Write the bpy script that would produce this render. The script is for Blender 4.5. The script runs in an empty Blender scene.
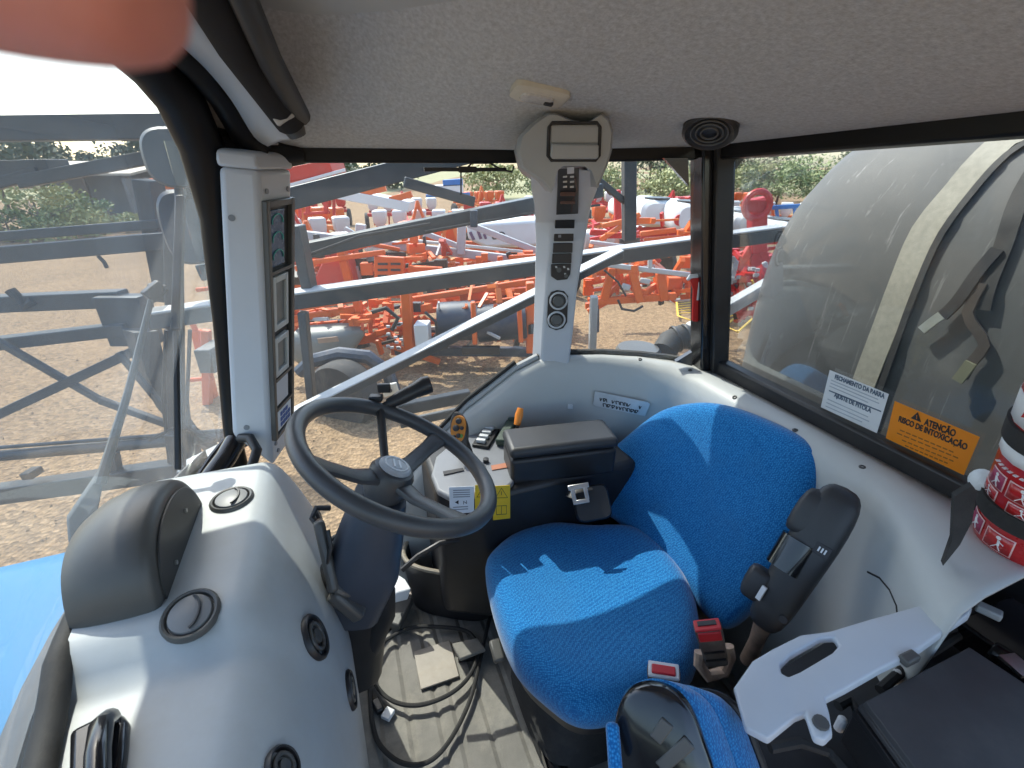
import bpy, bmesh, math, random
from mathutils import Vector, Matrix
from mathutils.bvhtree import BVHTree
V = Vector
random.seed(11)
SC = bpy.context.scene
COL = SC.collection

# ------------------------------------------------------------------ camera
FPX, PITCH, EYE = 470.0, math.radians(25.0), V((0, 0, 1.45))
cam_d = bpy.data.cameras.new('camera')
cam_d.sensor_width = 36.0
cam_d.lens = 36.0 * FPX / 1024.0
cam_d.clip_start, cam_d.clip_end = 0.005, 2000.0
cam_d.dof.use_dof = True
cam_d.dof.focus_distance = 1.4
cam_d.dof.aperture_fstop = 9.0
cam = bpy.data.objects.new('camera', cam_d)
COL.objects.link(cam)
cam.location = EYE
cam.rotation_euler = (math.radians(90) - PITCH, 0, 0)
SC.camera = cam

# ------------------------------------------------------------------ world, sun, exposure
SUN_EL = math.radians(51.0)
SUN_H = V((-0.633, 0.774, 0)).normalized()
world = bpy.data.worlds.new('World')
SC.world = world
world.use_nodes = True
wn = world.node_tree
sky = wn.nodes.new('ShaderNodeTexSky')
sky.sky_type = 'NISHITA'
sky.sun_disc = False
sky.sun_elevation = SUN_EL
sky.sun_rotation = math.atan2(SUN_H.x, SUN_H.y)
sky.dust_density = 2.0
bgn = wn.nodes['Background']
bgn.inputs['Strength'].default_value = 0.15
wn.links.new(sky.outputs[0], bgn.inputs[0])
sun_d = bpy.data.lights.new('sun', 'SUN')
sun_d.energy = 2.15
sun_d.angle = math.radians(0.5)
sun_d.color = (1.0, 0.95, 0.87)
sun = bpy.data.objects.new('sun', sun_d)
COL.objects.link(sun)
SUN_DIR = (SUN_H * math.cos(SUN_EL) + V((0, 0, math.sin(SUN_EL)))).normalized()
sun.rotation_euler = SUN_DIR.to_track_quat('Z', 'Y').to_euler()
sun.location = (-20, 10, 20)
SC.view_settings.view_transform = 'Standard'
SC.view_settings.look = 'None'
SC.view_settings.gamma = 1.0
SC.view_settings.exposure = 1.76
cy = SC.cycles
cy.use_denoising = True
cy.max_bounces = 10
cy.diffuse_bounces = 5
cy.glossy_bounces = 4
cy.transmission_bounces = 6
cy.transparent_max_bounces = 24
cy.caustics_reflective = False
cy.caustics_refractive = False
cy.sample_clamp_indirect = 6.0

# ------------------------------------------------------------------ points
Z0 = 1.45                      # height of the lens above the cab floor
CA, SA = math.cos(math.radians(20)), math.sin(math.radians(20))
A3, R3, U3 = V((CA, SA, 0)), V((-SA, CA, 0)), V((0, 0, 1))   # rearwards, to the right-hand side, up
GZ = Z0 - 2.9                  # the yard

def cab(a, r, z):              # z counted from the lens
    return A3 * a + R3 * r + V((0, 0, z + Z0))
def D(px, py):
    u, v = (px - 512) / FPX, (384 - py) / FPX
    return V((u, math.cos(PITCH) + v * math.sin(PITCH), -math.sin(PITCH) + v * math.cos(PITCH)))
def PT(px, py, t): return EYE + D(px, py) * t
def PP(px, py, p, n):
    d = D(px, py)
    return EYE + d * ((p - EYE).dot(n) / d.dot(n))
def PZ(px, py, z): return PP(px, py, V((0, 0, z + Z0)), U3)
def PA(px, py, a): return PP(px, py, cab(a, 0, 0), A3)
def PR(px, py, r): return PP(px, py, cab(0, r, 0), R3)
def PY(px, py, y): return PP(px, py, V((0, y, 0)), V((0, 1, 0)))
def PG(px, py): return PP(px, py, V((0, 0, GZ)), U3)

# ------------------------------------------------------------------ mesh builder
def frame_of(d, up=U3):
    d = d.normalized()
    if abs(d.dot(up.normalized())) > 0.99:
        up = V((0, 1, 0)) if abs(d.y) < 0.9 else V((1, 0, 0))
    x = up.cross(d).normalized()
    y = d.cross(x).normalized()
    return x, y, d

class MB:
    def __init__(s): s.v, s.f = [], []
    def add(s, vs, fs):
        o = len(s.v)
        s.v += [V(p) for p in vs]
        s.f += [tuple(i + o for i in f) for f in fs]
        return s
    def box(s, c, size, ax=None):
        x, y, z = ax or (V((1, 0, 0)), V((0, 1, 0)), U3)
        h = V(size) / 2
        c = V(c)
        vs = [c + x * h.x * i + y * h.y * j + z * h.z * k for i in (-1, 1) for j in (-1, 1) for k in (-1, 1)]
        return s.add(vs, [(0, 1, 3, 2), (4, 6, 7, 5), (0, 4, 5, 1), (2, 3, 7, 6), (0, 2, 6, 4), (1, 5, 7, 3)])
    def cbox(s, c, size): return s.box(c, size, (A3, R3, U3))
    def bar(s, p, q, w, h, up=U3):
        p, q = V(p), V(q)
        x, y, d = frame_of(q - p, up)
        return s.box((p + q) / 2, (w, h, (q - p).length), (x, y, d))
    def ring(s, c, x, y, rx, ry, n, e=2.0):
        out = []
        for i in range(n):
            t = 2 * math.pi * i / n
            ct, st = math.cos(t), math.sin(t)
            out.append(V(c) + x * rx * math.copysign(abs(ct) ** (2 / e), ct) + y * ry * math.copysign(abs(st) ** (2 / e), st))
        return out
    def loft(s, rings, cap=True, loop=False):
        n = len(rings[0])
        vs = [p for r in rings for p in r]
        fs = []
        m = len(rings)
        for k in range(m if loop else m - 1):
            a, b = k * n, ((k + 1) % m) * n
            for i in range(n):
                j = (i + 1) % n
                fs.append((a + i, a + j, b + j, b + i))
        if cap and not loop:
            fs.append(tuple(reversed(range(n))))
            fs.append(tuple(range((m - 1) * n, m * n)))
        return s.add(vs, fs)
    def tube(s, pts, r, n=10, cap=True, loop=False, flat=1.0):
        pts = [V(p) for p in pts]
        rs = r if isinstance(r, (list, tuple)) else [r] * len(pts)
        rings = []
        m = len(pts)
        prev = None
        for i, p in enumerate(pts):
            if loop: d = pts[(i + 1) % m] - pts[i - 1]
            else: d = pts[min(i + 1, m - 1)] - pts[max(i - 1, 0)]
            d.normalize()
            if prev is None: x, y, _ = frame_of(d)
            else:
                x = prev - d * prev.dot(d)
                x.normalize()
                y = d.cross(x)
            prev = x
            rings.append(s.ring(p, x, y, rs[i], rs[i] * flat, n))
        return s.loft(rings, cap, loop)
    def cyl(s, p, q, r, n=20, r2=None):
        return s.tube([p, q], [r, r if r2 is None else r2], n)
    def torus(s, c, nrm, R, r, n=48, k=12, flat=1.0):
        x, y, _ = frame_of(nrm)
        nrm = nrm.normalized()
        rings = []
        for i in range(n):
            t = 2 * math.pi * i / n
            d = x * math.cos(t) + y * math.sin(t)
            rings.append(s.ring(V(c) + d * R, d, nrm, r, r * flat, k))
        return s.loft(rings, False, True)
    def disc(s, c, nrm, prof, n=32, sx=1.0):
        """a body of revolution: prof is a list of (radius, height along nrm)"""
        x, y, d = frame_of(nrm)
        return s.loft([s.ring(V(c) + d * h, x, y, max(r, 1e-4) * sx, max(r, 1e-4), n) for r, h in prof])
    def prism(s, pts, ext):
        pts = [V(p) for p in pts]
        e = V(ext)
        return s.loft([pts, [p + e for p in pts]])
    def grid(s, rows, flip=False):
        n = len(rows[0])
        fs = []
        for i in range(len(rows) - 1):
            for j in range(n - 1):
                q = (i * n + j, i * n + j + 1, (i + 1) * n + j + 1, (i + 1) * n + j)
                fs.append(q[::-1] if flip else q)
        return s.add([p for r in rows for p in r], fs)
    def bvh(s): return BVHTree.FromPolygons([tuple(p) for p in s.v], s.f)
    def build(s, name, mat, parent=None, label=None, cat=None, group=None, kind=None, bevel=0.0, seg=2, sub=0, solid=0.0,
              angle=35, origin=None, fix=True):
        off = V((0, 0, 0))
        p = parent
        while p is not None:
            off += p.location
            p = p.parent
        org = V((0, 0, 0))
        if parent is None:
            org = V(origin) if origin is not None else sum(s.v, V()) / max(1, len(s.v))
            off = org
        me = bpy.data.meshes.new(name)
        me.from_pydata([tuple(q - off) for q in s.v], [], s.f)
        me.validate()
        if fix:
            bm = bmesh.new()
            bm.from_mesh(me)
            bmesh.ops.recalc_face_normals(bm, faces=bm.faces)
            bm.to_mesh(me)
            bm.free()
        me.shade_smooth()
        me.set_sharp_from_angle(angle=math.radians(angle))
        ob = bpy.data.objects.new(name, me)
        COL.objects.link(ob)
        ob.location = org
        if parent is not None: ob.parent = parent
        if mat is not None: me.materials.append(mat)
        if solid:
            m = ob.modifiers.new('solid', 'SOLIDIFY')
            m.thickness = solid
            m.offset = 0
        if bevel:
            m = ob.modifiers.new('bevel', 'BEVEL')
            m.width = bevel
            m.segments = seg
            m.limit_method = 'ANGLE'
            m.angle_limit = math.radians(28)
            m.harden_normals = False
        if sub:
            m = ob.modifiers.new('sub', 'SUBSURF')
            m.levels = sub
            m.render_levels = sub
        tag(ob, label, cat, group, kind)
        return ob

def tag(o, label=None, cat=None, group=None, kind=None):
    if label: o['label'] = label
    if cat: o['category'] = cat
    if group: o['group'] = group
    if kind: o['kind'] = kind
    return o
def thing(name, label, cat, loc, group=None):
    o = bpy.data.objects.new(name, None)
    COL.objects.link(o)
    o.empty_display_size = 0.1
    o.location = loc
    return tag(o, label, cat, group)
def copy_thing(o, loc, label=None, group=None, rotz=None, scale=None):
    def cp(src, par):
        c = src.copy()
        COL.objects.link(c)
        c.parent = par
        for ch in list(src.children): cp(ch, c)
        return c
    c = cp(o, None)
    c.location = loc
    if rotz is not None: c.rotation_euler = (0, 0, rotz)
    if scale is not None: c.scale = (scale, scale, scale)
    if label: c['label'] = label
    if group: c['group'] = group
    return c
def text(name, s, p, x, y, size, mat, parent, align='LEFT', ext=0.0004, sx=1.0, bold=0.0):
    """raised lettering: p is the left end of the baseline, x the reading direction, y up"""
    cu = bpy.data.curves.new(name, 'FONT')
    cu.body = s
    cu.size = size
    cu.align_x = align
    cu.extrude = ext
    cu.offset = bold
    tmp = bpy.data.objects.new(name, cu)
    COL.objects.link(tmp)
    bpy.context.view_layer.update()
    me = bpy.data.meshes.new_from_object(tmp.evaluated_get(bpy.context.evaluated_depsgraph_get()))
    bpy.data.objects.remove(tmp)
    bpy.data.curves.remove(cu)
    me.name = name
    me.materials.clear()
    ob = bpy.data.objects.new(name, me)
    COL.objects.link(ob)
    x = x.normalized()
    z = x.cross(y).normalized()
    y = z.cross(x).normalized()
    off = V((0, 0, 0))
    q = parent
    while q is not None:
        off += q.location
        q = q.parent
    m = Matrix((x * sx, y, z)).transposed().to_4x4()
    m.translation = V(p) - off
    ob.parent = parent
    ob.matrix_basis = m
    me.materials.append(mat)
    return ob

# ------------------------------------------------------------------ materials
def mat(name, col, rough=0.5, metal=0.0, var=0.12, scale=8.0, bump=0.0, bscale=200.0, col2=None, spec=0.5, coat=0.0, sheen=0.0,
        dirt=0.0, dirtcol=(0.30, 0.24, 0.17), stretch=None):
    m = bpy.data.materials.new(name)
    m.use_nodes = True
    nt = m.node_tree
    N, L = nt.nodes, nt.links
    b = N['Principled BSDF']
    b.inputs['Roughness'].default_value = rough
    b.inputs['Metallic'].default_value = metal
    b.inputs['Specular IOR Level'].default_value = spec
    if coat:
        b.inputs['Coat Weight'].default_value = coat
        b.inputs['Coat Roughness'].default_value = 0.08
    if sheen: b.inputs['Sheen Weight'].default_value = sheen
    tc = N.new('ShaderNodeTexCoord')
    src = tc.outputs['Object']
    if stretch:
        mp = N.new('ShaderNodeMapping')
        mp.inputs['Scale'].default_value = stretch
        L.new(src, mp.inputs['Vector'])
        src = mp.outputs[0]
    nz = N.new('ShaderNodeTexNoise')
    nz.inputs['Scale'].default_value = scale
    nz.inputs['Detail'].default_value = 6
    nz.inputs['Roughness'].default_value = 0.65
    L.new(src, nz.inputs['Vector'])
    rp = N.new('ShaderNodeValToRGB')
    rp.color_ramp.elements[0].position = 0.3
    rp.color_ramp.elements[1].position = 0.72
    c2 = col2 or tuple(min(1, c * (1 + var)) for c in col)
    c1 = tuple(c * (1 - var) for c in col) if col2 is None else col
    rp.color_ramp.elements[0].color = (*c1, 1)
    rp.color_ramp.elements[1].color = (*c2, 1)
    L.new(nz.outputs['Fac'], rp.inputs[0])
    out = rp.outputs[0]
    if dirt:
        n2 = N.new('ShaderNodeTexNoise')
        n2.inputs['Scale'].default_value = scale * 0.6 + 1.3
        n2.inputs['Detail'].default_value = 9
        n2.inputs['Roughness'].default_value = 0.75
        L.new(src, n2.inputs['Vector'])
        r2 = N.new('ShaderNodeValToRGB')
        r2.color_ramp.elements[0].position = 0.48
        r2.color_ramp.elements[0].color = (0, 0, 0, 1)
        r2.color_ramp.elements[1].position = 0.75
        r2.color_ramp.elements[1].color = (dirt, dirt, dirt, 1)
        L.new(n2.outputs['Fac'], r2.inputs[0])
        mx = N.new('ShaderNodeMix')
        mx.data_type = 'RGBA'
        mx.inputs['B'].default_value = (*dirtcol, 1)
        L.new(r2.outputs[0], mx.inputs['Factor'])
        L.new(out, mx.inputs['A'])
        out = mx.outputs['Result']
    L.new(out, b.inputs['Base Color'])
    rr = N.new('ShaderNodeMapRange')
    rr.inputs['To Min'].default_value = max(0.02, rough - 0.1)
    rr.inputs['To Max'].default_value = min(1, rough + 0.12)
    L.new(nz.outputs['Fac'], rr.inputs['Value'])
    L.new(rr.outputs[0], b.inputs['Roughness'])
    if bump:
        n3 = N.new('ShaderNodeTexNoise')
        n3.inputs['Scale'].default_value = bscale
        n3.inputs['Detail'].default_value = 3
        L.new(src, n3.inputs['Vector'])
        bp = N.new('ShaderNodeBump')
        bp.inputs['Strength'].default_value = bump
        bp.inputs['Distance'].default_value = 0.002
        L.new(n3.outputs['Fac'], bp.inputs['Height'])
        L.new(bp.outputs[0], b.inputs['Normal'])
    return m

def fabric_mat(name, c1, c2, c3):
    m = mat(name, c1, rough=0.92, var=0.1, scale=14, sheen=0.35, spec=0.15)
    nt = m.node_tree
    N, L = nt.nodes, nt.links
    b = N['Principled BSDF']
    tc = N.new('ShaderNodeTexCoord')
    mp = N.new('ShaderNodeMapping')
    mp.inputs['Rotation'].default_value = (0.35, 0.25, math.radians(20))
    L.new(tc.outputs['Object'], mp.inputs['Vector'])
    w1 = N.new('ShaderNodeTexVoronoi')
    w1.inputs['Scale'].default_value = 265
    w1.inputs['Randomness'].default_value = 0.45
    L.new(mp.outputs[0], w1.inputs['Vector'])
    rp = N.new('ShaderNodeValToRGB')
    rp.color_ramp.elements[0].position = 0.1
    rp.color_ramp.elements[0].color = (*c2, 1)
    rp.color_ramp.elements[1].position = 0.65
    rp.color_ramp.elements[1].color = (*c1, 1)
    L.new(w1.outputs['Distance'], rp.inputs[0])
    nz = N.new('ShaderNodeTexNoise')
    nz.inputs['Scale'].default_value = 9
    nz.inputs['Detail'].default_value = 8
    L.new(tc.outputs['Object'], nz.inputs['Vector'])
    r2 = N.new('ShaderNodeValToRGB')
    r2.color_ramp.elements[0].position = 0.5
    r2.color_ramp.elements[0].color = (0, 0, 0, 1)
    r2.color_ramp.elements[1].position = 0.8
    r2.color_ramp.elements[1].color = (0.4, 0.4, 0.4, 1)
    L.new(nz.outputs['Fac'], r2.inputs[0])
    mx = N.new('ShaderNodeMix')
    mx.data_type = 'RGBA'
    L.new(r2.outputs[0], mx.inputs['Factor'])
    L.new(rp.outputs[0], mx.inputs['A'])
    mx.inputs['B'].default_value = (*c3, 1)
    L.new(mx.outputs['Result'], b.inputs['Base Color'])
    bp = N.new('ShaderNodeBump')
    bp.inputs['Strength'].default_value = 0.3
    bp.inputs['Distance'].default_value = 0.001
    L.new(w1.outputs['Distance'], bp.inputs['Height'])
    L.new(bp.outputs[0], b.inputs['Normal'])
    return m

def glass_mat(name, dust, tint=(0.93, 0.96, 0.95), refl=0.5):
    """thin pane: clear with a mirror-like share by angle, under a film of dust that catches the sun"""
    m = bpy.data.materials.new(name)
    m.use_nodes = True
    nt = m.node_tree
    N, L = nt.nodes, nt.links
    N.remove(N['Principled BSDF'])
    out = N['Material Output']
    tr = N.new('ShaderNodeBsdfTransparent')
    tr.inputs[0].default_value = (*tint, 1)
    gl = N.new('ShaderNodeBsdfGlossy')
    gl.inputs['Roughness'].default_value = 0.03
    fr = N.new('ShaderNodeFresnel')
    fr.inputs[0].default_value = 1.45
    mu = N.new('ShaderNodeMath')
    mu.operation = 'MULTIPLY'
    mu.inputs[1].default_value = refl
    L.new(fr.outputs[0], mu.inputs[0])
    m1 = N.new('ShaderNodeMixShader')
    L.new(mu.outputs[0], m1.inputs[0])
    L.new(tr.outputs[0], m1.inputs[1])
    L.new(gl.outputs[0], m1.inputs[2])
    df = N.new('ShaderNodeBsdfDiffuse')
    df.inputs[0].default_value = (0.6, 0.62, 0.62, 1)
    tl = N.new('ShaderNodeBsdfTranslucent')
    tl.inputs[0].default_value = (0.7, 0.72, 0.72, 1)
    m2 = N.new('ShaderNodeMixShader')
    m2.inputs[0].default_value = 0.6
    L.new(df.outputs[0], m2.inputs[1])
    L.new(tl.outputs[0], m2.inputs[2])
    tc = N.new('ShaderNodeTexCoord')
    nz = N.new('ShaderNodeTexNoise')
    nz.inputs['Scale'].default_value = 3.5
    nz.inputs['Detail'].default_value = 8
    nz.inputs['Roughness'].default_value = 0.7
    L.new(tc.outputs['Object'], nz.inputs['Vector'])
    rg = N.new('ShaderNodeMapRange')
    rg.inputs['From Min'].default_value = 0.3
    rg.inputs['From Max'].default_value = 0.75
    rg.inputs['To Min'].default_value = dust * 0.6
    rg.inputs['To Max'].default_value = dust * 1.5
    L.new(nz.outputs['Fac'], rg.inputs['Value'])
    m3 = N.new('ShaderNodeMixShader')
    L.new(rg.outputs[0], m3.inputs[0])
    L.new(m1.outputs[0], m3.inputs[1])
    L.new(m2.outputs[0], m3.inputs[2])
    L.new(m3.outputs[0], out.inputs['Surface'])
    return m

M = {}
M['light'] = mat('light_grey_plastic', (0.50, 0.51, 0.495), 0.48, var=0.05, scale=3, bump=0.12, bscale=900, dirt=0.10, dirtcol=(0.36, 0.33, 0.28))
M['dash'] = mat('dash_grey_plastic', (0.45, 0.475, 0.48), 0.42, var=0.06, scale=5, bump=0.14, bscale=1100, dirt=0.22, dirtcol=(0.30, 0.27, 0.22))
M['pale'] = mat('pale_blue_grey_plastic', (0.55, 0.58, 0.62), 0.42, var=0.04, scale=4, bump=0.05, bscale=900)
M['console'] = mat('pillar_grey_plastic', (0.34, 0.35, 0.35), 0.45, var=0.05, scale=5, bump=0.08, bscale=900)
M['lining'] = mat('grey_felt_lining', (0.44, 0.455, 0.46), 0.95, scale=130, col2=(0.66, 0.68, 0.69), bump=0.6, bscale=320, spec=0.1, dirt=0.22, dirtcol=(0.42, 0.36, 0.30))
M['black'] = mat('black_plastic', (0.018, 0.018, 0.020), 0.42, var=0.25, scale=10, bump=0.1, bscale=700, dirt=0.12, dirtcol=(0.10, 0.09, 0.08))
M['frame'] = mat('black_frame_paint', (0.006, 0.006, 0.007), 0.42, var=0.2, scale=6, spec=0.3)
M['gloss'] = mat('gloss_black_paint', (0.010, 0.010, 0.012), 0.16, var=0.2, scale=6, coat=0.4, dirt=0.06, dirtcol=(0.10, 0.09, 0.08))
M['rubber'] = mat('black_rubber', (0.022, 0.022, 0.022), 0.75, var=0.3, scale=20, bump=0.2, bscale=300, dirt=0.2, dirtcol=(0.14, 0.12, 0.10))
M['pod'] = mat('charcoal_plastic', (0.082, 0.080, 0.075), 0.38, var=0.12, scale=6, bump=0.12, bscale=900)
M['wheel'] = mat('steering_rim_plastic', (0.055, 0.057, 0.062), 0.33, var=0.15, scale=20, bump=0.25, bscale=800)
M['arm'] = mat('armrest_vinyl', (0.030, 0.031, 0.034), 0.45, var=0.15, scale=12, bump=0.2, bscale=900)
M['blue'] = fabric_mat('blue_seat_cloth', (0.003, 0.115, 0.36), (0.04, 0.33, 0.70), (0.03, 0.17, 0.38))
M['hood'] = mat('blue_bonnet_paint', (0.001, 0.16, 0.36), 0.45, var=0.06, scale=2, coat=0.1, spec=0.25, dirt=0.15, dirtcol=(0.25, 0.35, 0.45))
M['steel'] = mat('bare_steel', (0.55, 0.55, 0.55), 0.3, metal=1.0, var=0.1, scale=20)
M['silver'] = mat('silver_label', (0.62, 0.64, 0.66), 0.35, metal=0.1, var=0.1, scale=30)
M['white'] = mat('white_paper', (0.74, 0.76, 0.78), 0.6, var=0.03, scale=20)
M['cream'] = mat('cream_plastic', (0.62, 0.58, 0.48), 0.5, var=0.06, scale=20)
M['ink'] = mat('black_ink', (0.03, 0.03, 0.035), 0.6, var=0.1)
M['grey_ink'] = mat('grey_ink', (0.25, 0.26, 0.28), 0.6, var=0.1)
M['brown_ink'] = mat('brown_ink', (0.30, 0.12, 0.03), 0.6, var=0.1)
M['orange_label'] = mat('orange_label', (0.85, 0.27, 0.015), 0.5, var=0.05, scale=20)
M['yellow'] = mat('yellow_label', (0.80, 0.52, 0.02), 0.5, var=0.06, scale=20)
M['red'] = mat('red_enamel', (0.42, 0.012, 0.014), 0.28, var=0.08, scale=10, coat=0.4)
M['redbtn'] = mat('red_button', (0.50, 0.02, 0.03), 0.4, var=0.08)
M['orange'] = mat('orange_paint', (0.66, 0.105, 0.006), 0.42, var=0.15, scale=3, dirt=0.35, dirtcol=(0.30, 0.16, 0.09))
M['orange2'] = mat('pale_orange_paint', (0.68, 0.15, 0.02), 0.45, var=0.15, scale=3, dirt=0.35, dirtcol=(0.40, 0.22, 0.13))
M['redp'] = mat('red_implement_paint', (0.50, 0.010, 0.008), 0.40, var=0.15, scale=3, dirt=0.25, dirtcol=(0.30, 0.16, 0.12))
M['pinkred'] = mat('faded_red_panel', (0.52, 0.055, 0.035), 0.55, var=0.12, scale=2, dirt=0.3, dirtcol=(0.45, 0.2, 0.16))
M['boom'] = mat('boom_grey_paint', (0.022, 0.030, 0.038), 0.45, var=0.25, scale=4, dirt=0.4, dirtcol=(0.09, 0.082, 0.07))
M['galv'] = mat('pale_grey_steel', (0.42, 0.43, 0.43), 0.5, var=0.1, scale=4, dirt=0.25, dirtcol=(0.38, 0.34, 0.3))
M['poly'] = mat('white_poly', (0.60, 0.61, 0.60), 0.5, var=0.05, scale=2, dirt=0.2, dirtcol=(0.5, 0.45, 0.4))
M['greypoly'] = mat('grey_green_poly', (0.20, 0.21, 0.19), 0.5, var=0.1, scale=3, dirt=0.25)
M['drum'] = mat('dark_blue_drum', (0.018, 0.034, 0.060), 0.45, var=0.2, scale=3, dirt=0.25)
M['tyre'] = mat('tyre_rubber', (0.025, 0.025, 0.026), 0.8, var=0.3, scale=6, dirt=0.35, dirtcol=(0.22, 0.17, 0.12))
M['bluep'] = mat('blue_implement_paint', (0.03, 0.16, 0.45), 0.45, var=0.15, scale=3)
M['yelp'] = mat('yellow_paint', (0.72, 0.46, 0.03), 0.45, var=0.15, scale=5, dirt=0.3)
M['strap'] = mat('tan_webbing', (0.30, 0.285, 0.235), 0.85, var=0.15, scale=60, bump=0.3, bscale=400)
M['bark'] = mat('bark', (0.14, 0.10, 0.07), 0.9, var=0.4, scale=12, bump=0.6, bscale=40)
M['leaf'] = mat('green_leaf', (0.08, 0.13, 0.03), 0.6, scale=1.5, col2=(0.22, 0.25, 0.08))
M['leafy'] = mat('yellow_green_leaf', (0.17, 0.20, 0.06), 0.6, scale=1.5, col2=(0.34, 0.33, 0.12))
M['leafd'] = mat('dark_leaf', (0.03, 0.05, 0.022), 0.65, scale=1.5, col2=(0.075, 0.10, 0.04))
M['skin'] = mat('skin', (0.68, 0.28, 0.24), 0.5, var=0.08, scale=90, bump=0.2, bscale=700)
_b = M['skin'].node_tree.nodes['Principled BSDF']
_b.inputs['Subsurface Weight'].default_value = 0.35
_b.inputs['Subsurface Radius'].default_value = (0.006, 0.0025, 0.0012)
_b.inputs['Subsurface Scale'].default_value = 1.0
M['roof'] = mat('dull_tin_roof', (0.42, 0.36, 0.28), 0.7, var=0.12, scale=0.6)
M['glass_front'] = glass_mat('dusty_windscreen_glass', 0.072, refl=0.18)
M['glass_side'] = glass_mat('side_pane_glass', 0.022, refl=0.35)
M['glass_rear'] = glass_mat('rear_pane_glass', 0.014, refl=0.4)
M['lcd'] = mat('blue_lcd', (0.05, 0.10, 0.18), 0.25, var=0.2, scale=60)
M['mirrorback'] = mat('mirror_shell', (0.10, 0.11, 0.11), 0.5, var=0.1, scale=5)

# tank: grey rotomoulded plastic with pale vertical scuffs
def tank_mat():
    m = mat('grey_tank_plastic', (0.072, 0.074, 0.074), 0.7, var=0.07, scale=1.5, bump=0.08, bscale=300, dirt=0.25, dirtcol=(0.17, 0.16, 0.145))
    N, L = m.node_tree.nodes, m.node_tree.links
    b = N['Principled BSDF']
    base = b.inputs['Base Color'].links[0].from_socket
    tc = N.new('ShaderNodeTexCoord')
    mp = N.new('ShaderNodeMapping')
    mp.inputs['Scale'].default_value = (9, 22, 1.1)
    mp.inputs['Rotation'].default_value = (0, 0.25, 0.3)
    L.new(tc.outputs['Object'], mp.inputs['Vector'])
    nz = N.new('ShaderNodeTexNoise')
    nz.inputs['Scale'].default_value = 2.2
    nz.inputs['Detail'].default_value = 7
    nz.inputs['Roughness'].default_value = 0.7
    L.new(mp.outputs[0], nz.inputs['Vector'])
    rp = N.new('ShaderNodeValToRGB')
    rp.color_ramp.elements[0].position = 0.60
    rp.color_ramp.elements[0].color = (0, 0, 0, 1)
    rp.color_ramp.elements[1].position = 0.76
    rp.color_ramp.elements[1].color = (0.9, 0.9, 0.9, 1)
    L.new(nz.outputs['Fac'], rp.inputs[0])
    mx = N.new('ShaderNodeMix')
    mx.data_type = 'RGBA'
    L.new(rp.outputs[0], mx.inputs['Factor'])
    L.new(base, mx.inputs['A'])
    mx.inputs['B'].default_value = (0.30, 0.30, 0.29, 1)
    L.new(mx.outputs['Result'], b.inputs['Base Color'])
    return m
M['tank'] = tank_mat()

# yard: brown chippings
def gravel_mat():
    m = bpy.data.materials.new('brown_gravel')
    m.use_nodes = True
    N, L = m.node_tree.nodes, m.node_tree.links
    b = N['Principled BSDF']
    b.inputs['Roughness'].default_value = 0.95
    b.inputs['Specular IOR Level'].default_value = 0.15
    tc = N.new('ShaderNodeTexCoord')
    vo = N.new('ShaderNodeTexVoronoi')
    vo.inputs['Scale'].default_value = 24
    L.new(tc.outputs['Object'], vo.inputs['Vector'])
    rp = N.new('ShaderNodeValToRGB')
    e = rp.color_ramp.elements
    e[0].position, e[0].color = 0.0, (0.09, 0.060, 0.036, 1)
    e[1].position, e[1].color = 1.0, (0.38, 0.262, 0.155, 1)
    x = e.new(0.35); x.color = (0.20, 0.135, 0.08, 1)
    x = e.new(0.7); x.color = (0.275, 0.182, 0.098, 1)
    sp = N.new('ShaderNodeSeparateColor')
    L.new(vo.outputs['Color'], sp.inputs[0])
    L.new(sp.outputs[0], rp.inputs[0])
    nz = N.new('ShaderNodeTexNoise')
    nz.inputs['Scale'].default_value = 0.5
    nz.inputs['Detail'].default_value = 9
    nz.inputs['Roughness'].default_value = 0.7
    L.new(tc.outputs['Object'], nz.inputs['Vector'])
    r2 = N.new('ShaderNodeValToRGB')
    r2.color_ramp.elements[0].position, r2.color_ramp.elements[0].color = 0.35, (0.30, 0.205, 0.122, 1)
    r2.color_ramp.elements[1].position, r2.color_ramp.elements[1].color = 0.7, (0.16, 0.112, 0.07, 1)
    L.new(nz.outputs['Fac'], r2.inputs[0])
    mx = N.new('ShaderNodeMix')
    mx.data_type = 'RGBA'
    mx.inputs['Factor'].default_value = 0.45
    L.new(rp.outputs[0], mx.inputs['A'])
    L.new(r2.outputs[0], mx.inputs['B'])
    L.new(mx.outputs['Result'], b.inputs['Base Color'])
    bp = N.new('ShaderNodeBump')
    bp.inputs['Strength'].default_value = 0.9
    bp.inputs['Distance'].default_value = 0.022
    L.new(vo.outputs['Distance'], bp.inputs['Height'])
    L.new(bp.outputs[0], b.inputs['Normal'])
    return m
M['gravel'] = gravel_mat()

# cab floor mat: ribbed rubber with dust lying on it
def matt_mat():
    m = mat('ribbed_floor_rubber', (0.21, 0.20, 0.18), 0.75, var=0.25, scale=7, bump=0.35, bscale=300, dirt=0.8, dirtcol=(0.40, 0.37, 0.31))
    return m
M['floor'] = matt_mat()

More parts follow.
